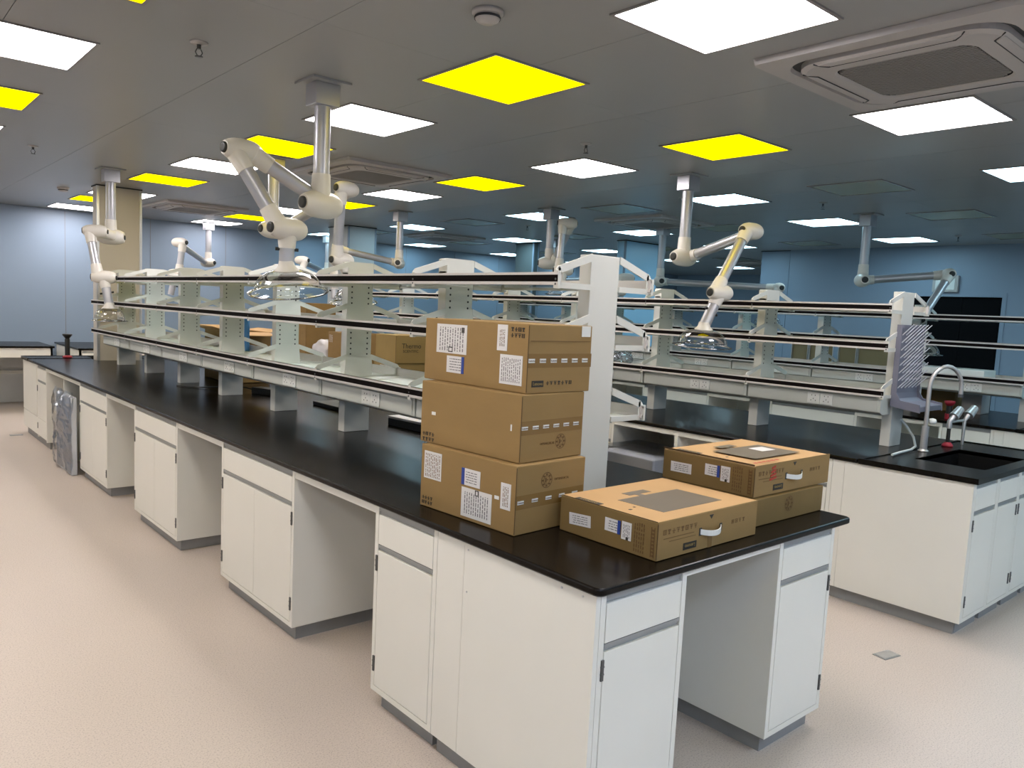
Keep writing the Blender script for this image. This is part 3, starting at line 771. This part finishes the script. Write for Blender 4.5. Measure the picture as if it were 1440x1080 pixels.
def round_mark(t, face, p, z, r, mtl='inkb'):
    b = MB(); n = 24
    def disc(r0, r1):
        vs = []; 
        for rr in (r0, r1):
            for k in range(n):
                a = 2*math.pi*k/n; vs.append((p+rr*math.cos(a), -.0012, z+rr*math.sin(a)))
        b.add(vs, [(k, (k+1) % n, n+(k+1) % n, n+k) for k in range(n)])
    disc(r*.9, r); disc(r*.5, r*.58)
    for k in range(8):
        a = math.pi*2*k/8; b.box(p+r*.72*math.cos(a)-.004, p+r*.72*math.cos(a)+.004, -.0015, -.0009, z+r*.72*math.sin(a)-.003, z+r*.72*math.sin(a)+.003)
    b.box(p-r*.25, p-r*.05, -.0015, -.0009, z-r*.3, z+r*.3); b.box(p-r*.05, p+r*.25, -.0015, -.0009, z-r*.05, z+r*.08)
    o = b.build('printed_round_mark', M[mtl], t); o['kind'] = 'stuff'; return o
def tape_run(t, face, a, c, z, n, seed=3, sz=(.030, .012), slope=0):
    """packing tape: brown shiny band with white name tags repeated along it"""
    b = MB(); w = .024
    if face == 'R': b.add([(a, -.0005, z-w), (c, -.0005, z-w+slope), (c, -.0005, z+w+slope), (a, -.0005, z+w)], [(0, 1, 2, 3)])
    b.build('packing_tape', M['tape'], t)
    for i in range(n):
        p = a+(c-a)*(i+.35)/n; zz = z+slope*(i+.35)/n
        RF(t, p, zz, sz[0], sz[1], 'wtape', 'tape_tag', .0011)
        text_obj('Lenovo', .0095, M['inkb'], t, TR(p, zz), 'printed_text')
# bottom carton
c1 = carton('bottom carton of the stack of three, with four stickers on its left face', .134, .509, ZT+.0005, .352, .51, .238, 3.2)
c1z = 0.0
o = LF(c1, .44, .163, .10, .103, 'paper'); lines(o, .09, .09, 9, 'L', 1, 'inkb', True)
o = LF(c1, .224, .157, .095, .060, 'paper'); LF(c1, .267, .157, .016, .060, 'blue', 'blue_band', .0018); lines(o, .06, .045, 5, 'L', 2)
o = LF(c1, .193, .066, .158, .105, 'paper'); lines(o, .13, .08, 11, 'L', 3, 'ink', True)
o = LF(c1, .19, .108, .02, .02, 'ink', 'label_square', .0017); LF(c1, .19, .108, .010, .013, 'paper', 'label_square_centre', .0020)
o = LF(c1, .047, .127, .048, .09, 'paper'); lines(o, .03, .07, 4, 'L', 4, 'inkb', True)
LF(c1, .09, .115, .022, .012, 'wtape', 'tape_tag')
icons(c1, 'L', .442, .036, 4, .016, .012, 'ink', 2)
tape_run(c1, 'R', 0.0, .345, .112, 5)
round_mark(c1, 'R', .148, .176, .028); text_obj('OPTIMEDICAL', .012, M['inkb'], c1, TR(.225, .174))
# middle carton
zz = ZT+.2395
c2 = carton('middle carton of the stack of three, nearly bare left face, round mark on right face', .164, .533, zz, .325, .53, .234, 4.0)
icons(c2, 'L', .455, .034, 4, .018, .013, 'ink', 2)
LF(c2, .455, .115, .022, .012, 'wtape', 'tape_tag'); LF(c2, .045, .118, .006, .022, 'wtape', 'tape_tag')
tape_run(c2, 'R', -.0, .32, .12, 6)
round_mark(c2, 'R', .205, .062, .027); text_obj('OPTIMEDICAL', .012, M['inkb'], c2, TR(.135, .06))
# top carton
c3 = carton('top carton of the stack of three, with two white labels and a blue-edged label', .190, .545, zz+.2345, .318, .575, .2365, 1.5)
b0 = zz+.2345
o = LF(c3, .412, 1.487-b0, .178, .108, 'paper'); lines(o, .15, .09, 10, 'L', 5, 'ink', True)
LF(c3, .345, .198, .016, .02, 'ink', 'label_square', .0017); LF(c3, .415, .124, .026, .02, 'ink', 'label_square', .0017); LF(c3, .415, .124, .016, .012, 'paper', 'label_square_centre', .0020)
o = LF(c3, .385, 1.393-b0, .10, .062, 'paper'); LF(c3, .341, 1.393-b0, .014, .062, 'blue', 'blue_band', .0018); lines(o, .07, .05, 5, 'L', 6)
o = LF(c3, .130, 1.508-b0, .052, .090, 'paper'); lines(o, .03, .06, 4, 'L', 7, 'inkb', True)
o = LF(c3, .080, 1.400-b0, .113, .102, 'paper'); lines(o, .10, .085, 10, 'L', 8, 'ink', True)
icons(c3, 'L', .026, 1.540-b0, 4, .018, .014, 'ink', 2)
tape_run(c3, 'R', -.0, .32, 1.437-b0, 6, sz=(.030, .014))
RF(c3, .052, .034, .056, .022, 'ink', 'logo_plate'); text_obj('Lenovo', .016, M['card4'], c3, TR(.052, .034, 0, -.0021))
icons(c3, 'R', .10, .036, 7, .019, .013, 'ink', 1)
RF(c3, .285, .216, .046, .038, 'wtape', 'white_tape', .0013)
RF(c3, .16, .235-.055, .30, .002, 'inkb', 'press_line'); 
# flat cartons
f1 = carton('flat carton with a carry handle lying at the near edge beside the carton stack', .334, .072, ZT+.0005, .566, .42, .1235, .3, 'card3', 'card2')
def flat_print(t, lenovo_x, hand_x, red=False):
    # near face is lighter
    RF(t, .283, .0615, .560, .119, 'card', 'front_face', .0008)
    RF(t, lenovo_x, .026, .072, .023, 'ink', 'logo_plate', .0016); text_obj('Lenovo', .018, M['card4'], t, TR(lenovo_x, .026, 180, -.0021))
    icons(t, 'R', .035, .088, 8, .023, .016, 'inkb', 1); icons(t, 'R', hand_x+.13, .070, 4, .022, .014, 'inkb', 1)
    b = MB(); b.box(.03, .19, -.0016, -.0006, .066, .068); b.box(.06, .20, -.0016, -.0006, .055, .0565); b.build('printed_lines', M['inkb'], t)
    b = MB(); b.prism([(hand_x-.012, .112), (hand_x+.012, .112), (hand_x, .098)], -.0016, -.0004, 'y'); b.build('printed_arrow', M['ink'], t)
    # handle: slots + bowed white strap
    for q in (-.058, .058): RF(t, hand_x+q, .062, .014, .026, 'dark', 'handle_slot', .0016)
    pts = []
    for i in range(11):
        s = -1+2*i/10; pts.append((hand_x+.058*s, -.003-.022*(1-s*s), .062-.006*(1-s*s)))
    b = MB()
    for i in range(10):
        p, q = pts[i], pts[i+1]
        b.add([(p[0], p[1], p[2]-.009), (q[0], q[1], q[2]-.009), (q[0], q[1], q[2]+.009), (p[0], p[1], p[2]+.009), (p[0], p[1]+.003, p[2]-.009), (q[0], q[1]+.003, q[2]-.009), (q[0], q[1]+.003, q[2]+.009), (p[0], p[1]+.003, p[2]+.009)],
              [(3, 2, 1, 0), (4, 5, 6, 7), (0, 1, 5, 4), (1, 2, 6, 5), (2, 3, 7, 6), (3, 0, 4, 7)])
    b.build('carry_handle', M['wtape'], t)
    # left face stickers
    o = LF(t, .325, .056, .098, .040, 'paper', rot=-4 if not red else -1); lines(o, .07, .03, 4, 'L', 11)
    o = LF(t, .180, .072, .066, .043, 'paper'); LF(t, .153, .072, .012, .045, 'blue', 'blue_band', .0018); lines(o, .04, .034, 4, 'L', 12)
    o = LF(t, .122, .068, .040, .058, 'paper'); lines(o, .03, .045, 5, 'L', 13, 'ink', True)
    LF(t, .118, .044, .010, .010, 'ink', 'label_square', .0017)
    b = MB(); rnd = random.Random(5)
    for i in range(5):
        yy = .09-.009*i; 
        for k in range(7): zz_ = .012+k*.014; b.box(-.0014, -.0004, yy-.003, yy, zz_, zz_+rnd.uniform(.006, .012))
    for i in range(2): b.box(-.0014, -.0004, .022-.012*i, .024-.012*i, .01, .105)
    for k in range(8): b.box(-.0014, -.0004, .013, .021, .012+k*.0115, .018+k*.0115)
    b.build('printed_lines', M['inkb'], t)
    # top print
    zt = .1245
    b = MB(); b.prism([(.12, .072), (.450, .072), (.447, .262), (.115, .262)], zt-.0004, zt+.0003, 'z'); b.build('printed_grey_panel', M['print_grey'], t)
    b = MB(); b.box(.205, .325, .285, .322, zt-.0004, zt+.0003); b.box(.235, .262, .262, .285, zt-.0004, zt+.0003); b.build('printed_grey_shape', M['print_grey'], t)
    MB().box(.006, .030, .25, .36, zt-.0004, zt+.0004).build('logo_plate', M['ink'], t)
    text_obj('Lenovo', .026, M['card4'], t, Matrix.Translation((.018, .305, zt+.0006)) @ Matrix.Rotation(math.radians(-90), 4, 'Z'))
    b = MB(); b.box(.046, .058, .150, .158, zt-.0004, zt+.0004); b.box(.085, .094, .165, .172, zt-.0004, zt+.0004); b.build('printed_marks', M['ink'], t)
    MB().box(.002, .0035, .004, .416, .119, .1252).build('lid_crease', M['seam'], t)
flat_print(f1, .171, .283)
RF(f1, .283, .022, .022, .042, 'tape', 'tape_piece', .0018)
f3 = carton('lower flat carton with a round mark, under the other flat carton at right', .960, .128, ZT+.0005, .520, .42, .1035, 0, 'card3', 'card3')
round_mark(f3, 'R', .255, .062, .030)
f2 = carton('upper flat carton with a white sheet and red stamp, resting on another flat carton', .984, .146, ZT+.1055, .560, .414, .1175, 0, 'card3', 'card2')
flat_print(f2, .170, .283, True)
b = MB(); b.prism([(.305, .155), (.395, .150), (.408, .220), (.315, .225)], .1249, .1258, 'z'); b.build('white_sheet', M['paper'], f2)
b = MB()
for i in range(4): b.prism([(.105+.004*i, .055+.014*i), (.150-.003*i, .062+.014*i), (.150-.003*i, .070+.014*i), (.105+.004*i, .063+.014*i)], -.0026, -.0008, 'y')
b.build('red_round_stamp', M['inkred'], f2)
b = MB(); rnd = random.Random(9)
for i in range(6): b.box(.03+i*.03, .05+i*.03, .018, .030, .1246, .1252)
b.build('red_print_marks', M['inkred'], f2)

# ================================================================== THINGS BEHIND THE FIRST SHELF
def plain_carton(lab, x, y, z, w, d, h, mtl, rz=0, txt=None):
    t = carton(lab, x, y, z, w, d, h, rz, mtl, mtl)
    return t
zb = ZT+.0005
pc = plain_carton('tall brown carton standing on the second bench behind the shelf, left of middle', 2.93, 7.62, zb, .41, .30, .735, 'card')
pc2 = plain_carton('medium brown carton with white print beside the tall one on the second bench', 2.93, 6.62, zb, .42, .42, .41, 'card')
lf = LF(pc2, .35, .33, .10, .10, 'card', 'printed_patch'); lines(lf, .09, .09, 6, 'L', 21, 'paper', True)
th1 = plain_carton('dark brown low carton under the olive lettered carton on the second bench', 2.95, 5.60, zb, .42, .42, .14, 'card4')
th2 = plain_carton('olive carton with lettering on its near face, on a low carton', 2.94, 5.58, zb+.1405, .40, .40, .30, 'card4')
text_obj('Thermo', .075, M['ink'], th2, TR(.20, .185)); text_obj('SCIENTIFIC', .040, M['ink'], th2, TR(.19, .130))
th3 = LF(th1, .2, .07, .2, .08, 'paper')
# open carton with flaps on the nearest bench, far half
oc = empty('open_carton', 'open brown carton with spread flaps behind the shelf at left', 'box', (1.085, 5.35, zb))
b = MB(); w, d, h, e = .36, .65, .45, .006
b.box(0, w, 0, e, 0, h); b.box(0, w, d-e, d, 0, h); b.box(0, e, 0, d, 0, h); b.box(w-e, w, 0, d, 0, h); b.box(0, w, 0, d, 0, e); b.build('box_body', M['card'], oc)
b = MB(); b.prism([(0, h), (-.16, h+.045), (-.16, h+.050), (0, h+.006)], .02, d-.02, 'y'); b.build('box_flap', M['card2'], oc)
b = MB(); b.prism([(w, h), (w+.15, h+.02), (w+.15, h+.026), (w, h+.006)], .02, d-.02, 'y'); b.build('box_flap', M['card2'], oc)
b = MB(); b.prism([(0, h), (-.20, h-.02), (-.20, h-.014), (0, h+.006)], .02, w-.02, 'x'); b.build('box_flap', M['card2'], oc)
b = MB(); b.prism([(d, h), (d+.20, h+.03), (d+.20, h+.036), (d, h+.006)], .02, w-.02, 'x'); b.build('box_flap', M['card2'], oc)
# books
for i, (mt, dx, wd, hh) in enumerate((('bookw', 0, .03, .265), ('bookr', .031, .008, .255), ('bookw', .040, .016, .262), ('bookb', .057, .026, .27), ('bookb', .084, .018, .258))):
    o = MB().cbox(0, wd, 0, .20, 0, hh, .002, M[mt]).build('book', None, None, (.905+dx, 4.78, Z3-.0235))
    tag(o, '%s standing upright on the bottom shelf near the open carton' % ['thick white binder', 'thin dark red book', 'narrow white binder', 'tall light blue binder', 'shorter light blue binder'][i], 'book', 'binders on the bottom shelf')
# wrapped bundle
def blob(lab, name, c, s, mtl, seed, cat='bag', inner=None):
    b = bmesh.new(); bmesh.ops.create_icosphere(b, subdivisions=4, radius=1)
    rnd = random.Random(seed); from mathutils import noise as N
    off = Vector((seed*3.1, seed*1.7, 0))
    for v in b.verts:
        n = v.co.copy(); k = 1+.16*N.noise(n*2.2+off)+.09*abs(N.noise(n*5.5+off))-.05*abs(N.noise(n*11+off))
        q = Vector((max(-.9, min(.9, n.x*1.2)), max(-.9, min(.9, n.y*1.2)), max(-.9, min(.9, n.z*1.15))))
        v.co = Vector((q.x*k*s[0], q.y*k*s[1], q.z*k*s[2]))
    zmin = min(v.co.z for v in b.verts)
    for v in b.verts: v.co.z -= zmin
    me = bpy.data.meshes.new(name); b.to_mesh(me); b.free(); me.materials.append(mtl)
    for p in me.polygons: p.use_smooth = (seed % 2 == 0)
    o = bpy.data.objects.new(name, me); COL.objects.link(o); o.location = c; tag(o, lab, cat); return o
blob('crumpled white plastic-wrapped bundle between the tall carton and the shelf post', 'wrapped_bundle', (3.07, 7.33, zb), (.12, .21, .15), mat('white_film', (.72, .70, .74), .25, bump=.5, bscale=20), 4, 'bundle')
blob('crumpled clear plastic film heap on the bottom shelf of the second bench', 'plastic_film', (3.62, 3.25, Z3-.0235), (.15, .24, .09), M['wrap'], 3, 'bag')
# small black things under the first shelf
o = empty('keyboard_tray', 'black and white flat device under the shelf behind the carton stack', 'device', (1.10, 2.35, zb), math.radians(4))
MB().cbox(0, .22, 0, .42, 0, .045, .004).build('body', M['dark'], o); MB().cbox(.0, .22, .0, .42, .0455, .06, .003).build('cover', M['paper'], o)
o = empty('power_adapter', 'black power adapter with a cable under the shelf, left of middle', 'adapter', (1.02, 4.40, zb), .3)
MB().cbox(0, .10, 0, .22, 0, .05, .006).build('body', M['cap'], o)
MB().tube([(.05, .22, .02), (-.02, .36, .05), (-.04, .50, .03), (-.10, .70, .008), (-.16, .95, .006)], .005, 8).build('cable', M['cap'], o)
o = MB().cbox(-.12, .12, -.2, .2, 0, .03, .004).build('black_tray', M['cap'], None, (1.2, 3.6, zb)); tag(o, 'flat black case lying on the nearest bench under the shelf', 'case')

# wrapped panel leaning in the far knee space of the first bench
t = empty('wrapped_package', 'flat package in crumpled clear plastic leaning in the far knee space of the nearest bench', 'package', (-.01, 6.02, 0))
MB().cbox(-.03, .015, .03, .62, .0, .68, .006).build('panel_board', M['foam'], t)
b = MB(); from mathutils import noise as NZ
nu, nv = 26, 30; vs = []
for i in range(nu+1):
    for j in range(nv+1):
        u, v = i/nu, j/nv; yy = .01+.66*u; z_ = .02+.70*v
        n = NZ.noise(Vector((u*5, v*6, 1.3)))*.03+abs(NZ.noise(Vector((u*12, v*12, 4))))*.018
        bulge = .045*math.sin(math.pi*u)**.6*math.sin(math.pi*min(1, v*1.02))**.4
        if v > .96: n -= .01
        vs.append((-.035-bulge-n, yy+.02*NZ.noise(Vector((v*7, 1, 1))), z_))
fs = [(i*(nv+1)+j, (i+1)*(nv+1)+j, (i+1)*(nv+1)+j+1, i*(nv+1)+j+1) for i in range(nu) for j in range(nv)]
b.add(vs, fs, None, False); b.build('plastic_wrap', M['wrap'], t)
# shelf divider board in that knee space
o = MB().box(.03, .57, 6.66, 6.68, 0, .788).build('divider_board', M['white']); tag(o, 'thin white divider board in the far knee space of the nearest bench', 'bench panel')
# wrapped crate in the second bench knee space
t = empty('wrapped_case', 'grey case wrapped in clear film in the knee space of the second bench', 'case', (2.70, 1.94, 0))
MB().cbox(0, .45, 0, .50, 0, .62, .01).build('case_body', M['foam'], t)
MB().cbox(-.012, .46, -.012, .512, .40, .66, .02).build('plastic_wrap', M['wrap'], t)
MB().box(-.004, .0, .12, .26, .44, .50).build('case_label', M['paper'], t)
o = MB().box(2.886, 3.40, 1.885, 1.912, 0, .79).build('divider_board', M['white']); 
tag(o, 'thin white divider board beside the wrapped case under the second bench', 'bench panel')
for o in bpy.data.objects:
    if o.name.split('.')[0] in ('printed_lines', 'printed_marks', 'red_print_marks', 'slot_holes', 'socket_hole', 'intake_grille', 'red_round_stamp', 'printed_text'): o['kind'] = 'stuff'

# ================================================================== SINK END OF THE SECOND BENCH
# drying rack
t = empty('drying_rack', 'grey peg drying rack with drip tray on the near shelf post of the second bench', 'rack', (3.55, .70, 1.08))
w0, w1 = -.045, .30
pf = [(.038, .54), (.026, .545), (.020, .535), (.020, .12), (.012, .085), (-.02, .065), (-.125, .052), (-.135, .048), (-.135, .018), (-.125, .015), (-.02, .025), (.025, .04), (.038, .08)]
MB().prism(pf, w0, w1, 'x').build('back_board', M['rack'], t)
for xx in (w0-.006, w1-.004): MB().prism([(.040, .55), (.010, .55), (.006, .12), (-.02, .078), (-.138, .062), (-.142, .012), (.04, .035)], xx, xx+.010, 'x').build('side_rim', M['rack'], t)
MB().box(w0+.01, w1-.01, .004, .012, .532, .55).build('top_rim', M['rack'], t)
for i in range(6):
    for j in range(8):
        x = w0+.035+i*.055; z = .15+j*.048
        b = MB(); p0 = Vector((x, .02, z)); b.tube([p0, p0+Vector((.004, -.062, .070))], [.0036, .0028], 7); b.build('peg', M['peg'], t)
# gooseneck tap
t = empty('gooseneck_tap', 'tall brushed steel gooseneck tap standing behind the near sink of the second bench', 'tap', (3.58, .545, ZT+.0005))
MB().lathe([(0, 0), (.032, 0), (.032, .008), (.022, .014), (.02, .02)], 24).build('base_flange', M['chrome'], t)
b = MB(); b.tube([(0, 0, .01), (0, 0, .16)], .021, 18); b.build('riser', M['chrome'], t)
pts = [(0, 0, .15), (0, 0, .40)]
for i in range(1, 13):
    a = math.pi*i/12; pts.append((.10-.10*math.cos(a), -.055+.055*math.cos(a), .40+.135*math.sin(a)))
pts.append((.20, -.11, .36))
MB().tube(pts, .0125, 14).build('spout', M['chrome'], t)
MB().tube([(.20, -.11, .365), (.20, -.11, .345)], .016, 12).build('aerator', M['hinge'], t)
MB().lathe([(0, 0), (.018, .005), (.024, .02), (.018, .035), (0, .04)], 16, None, (.045, -.02, .17)).build('side_knob', M['socket'], t)
def lab_tap(name, lab, loc, two=True):
    t = empty(name, lab, 'tap', loc)
    MB().lathe([(0, 0), (.034, 0), (.034, .01), (.026, .02), (.018, .03)], 20).build('red_base', M['red'], t)
    MB().tube([(0, 0, .02), (0, 0, .13)], .012, 12).build('stem', M['cap'], t)
    b = MB(); b.tube([(0, 0, .12), (.0, 0, .165), (.035, -.01, .20)], .016, 14); b.tube([(.0, 0, .16), (.20, -.02, .165)], .008, 10); b.tube([(.20, -.02, .0), (.20, -.02, .165), (.235, -.03, .20)], [.009, .012, .016], 12)
    b.build('valve_body', M['chrome'], t)
    for q in ((.03, -.01, .195), (.23, -.03, .195)):
        MB().tube([q, (q[0]+.075, q[1]-.01, q[2]+.05)], [.031, .024], 18).build('valve_handle', M['chrome'], t)
lab_tap('laboratory_valve', 'twin chrome valve with red base at the back of the near sink', (3.98, .55, ZT+.0005))
t = empty('eyewash_valve', 'red and black eyewash valve on the third bench, seen behind the chrome twin valve', 'tap', (5.76, 1.18, ZT+.0005))
MB().tube([(0, 0, 0), (0, 0, .045)], .03, 16).build('red_base', M['red'], t); MB().tube([(0, 0, .045), (0, 0, .12)], .024, 14).build('stem', M['cap'], t); MB().lathe([(0, .115), (.025, .115), (.042, .14), (.042, .155), (0, .16)], 20).build('red_cup', M['red'], t)
t = MB().tube([(3.70, .745, 1.02), (3.69, .70, .98), (3.66, .64, .92), (3.60, .60, .872), (3.50, .585, .862), (3.32, .575, .862), (3.17, .56, .862)], .0075, 10).build('drain_hose', M['hose']); tag(t, 'thin pale hose curling from the drying rack onto the black sink top', 'hose')
# far tap of first bench
t = empty('black_tap', 'black tap with flared cup top and red base, far end of the nearest bench', 'tap', (.40, 8.32, ZT+.0065))
MB().lathe([(0, 0), (.05, 0), (.05, .012), (.02, .03)], 20).build('red_base', M['red'], t); MB().tube([(0, 0, .02), (0, 0, .20), (0, 0, .215)], [.026, .026, .02], 14).build('stem', M['cap'], t)
MB().lathe([(.018, .21), (.03, .225), (.05, .25), (.05, .262), (0, .262)], 20).build('cup', M['cap'], t)
# items on third bench
o = MB().cbox(6.10, 6.40, 1.05, 1.62, Z3-.023, Z3+.075, .01, M['socket']).build('white_case'); tag(o, 'long pale plastic case on the bottom shelf of the third bench', 'case')
o = MB().cbox(6.50, 6.85, 1.40, 1.75, zb, zb+.20, .006, M['card']).build('carton'); tag(o, 'brown carton on the third bench seen under its shelf behind the tap', 'box')
o = MB().cbox(6.50, 6.72, 1.17, 1.34, zb, zb+.18, .006, M['ac']).build('grey_bin'); tag(o, 'pale grey bin on the third bench right of the brown carton', 'bin')
# wall box beside the doorway
t = empty('wall_box', 'small pale wall box above the dark doorway at right', 'box', (XR, 2.82, 2.13))
MB().cbox(-.05, 0, -.16, .16, 0, .22, .006).build('body', M['ac'], t); MB().cbox(-.056, -.05, -.12, .12, .03, .19, .002).build('cover', M['socket'], t)
# ================================================================== BACK WALL BENCH
def wall_bench(x0, x1, y0, y1, lab, drawers=False):
    t = empty('wall_bench', lab, 'bench', (x0, y0, 0))
    w, d = x1-x0, y1-y0
    MB().cbox(0, w, 0, d, .8255, .85, .004).build('worktop', M['top'], t)
    MB().box(0.02, w-.02, .03, .05, .70, .824).build('apron', M['white'], t)
    MB().box(0.02, w-.02, d-.06, d-.04, 0, .70).build('back_panel', M['inner'], t)
    MB().box(0.02, w-.02, d-.09, d-.06, .40, .45).build('rear_rail', M['white'], t)
    for x in (.02, w-.045):
        MB().box(x, x+.025, .03, d-.04, 0, .824).build('side_panel', M['white'], t)
    if drawers:
        n = int(w/.62)
        for i in range(n):
            a = .05+i*(w-.1)/n; c = .05+(i+1)*(w-.1)/n-.01
            dr = MB().cbox(a, c, .012, .03, .685, .80, .003).build('drawer', M['white'], t)
            MB().box(a, c, .008, .014, .79, .80).build('handle', M['grip'], dr)
            MB().cbox(a, c, .012, .03, .10, .675, .003).build('door', M['white'], t)
    return t
wall_bench(-4.2, .665, 10.35, 11.40, 'long pale desk with black top along the back wall at far left')
wall_bench(.86, 3.2, 9.95, 11.40, 'black-topped cabinet bench by the back wall beside the first column', True)
# ================================================================== FLOOR BOXES
def floor_box(x, y, rz, lab):
    t = empty('floor_outlet', lab, 'floor outlet', (x, y, 0), rz)
    b = MB(); b.box(-.06, .06, -.035, .035, .0003, .004); b.build('frame', M['grip'], t)
    MB().box(-.050, .050, -.027, .027, .0042, .0055).build('lid', M['alu'], t)
floor_box(2.33, .15, -.2, 'small metal floor outlet in the aisle at lower right')
floor_box(-.09, 8.41, 0, 'small metal floor outlet at the foot of the far end of the nearest bench')
print('objects', len(bpy.data.objects))
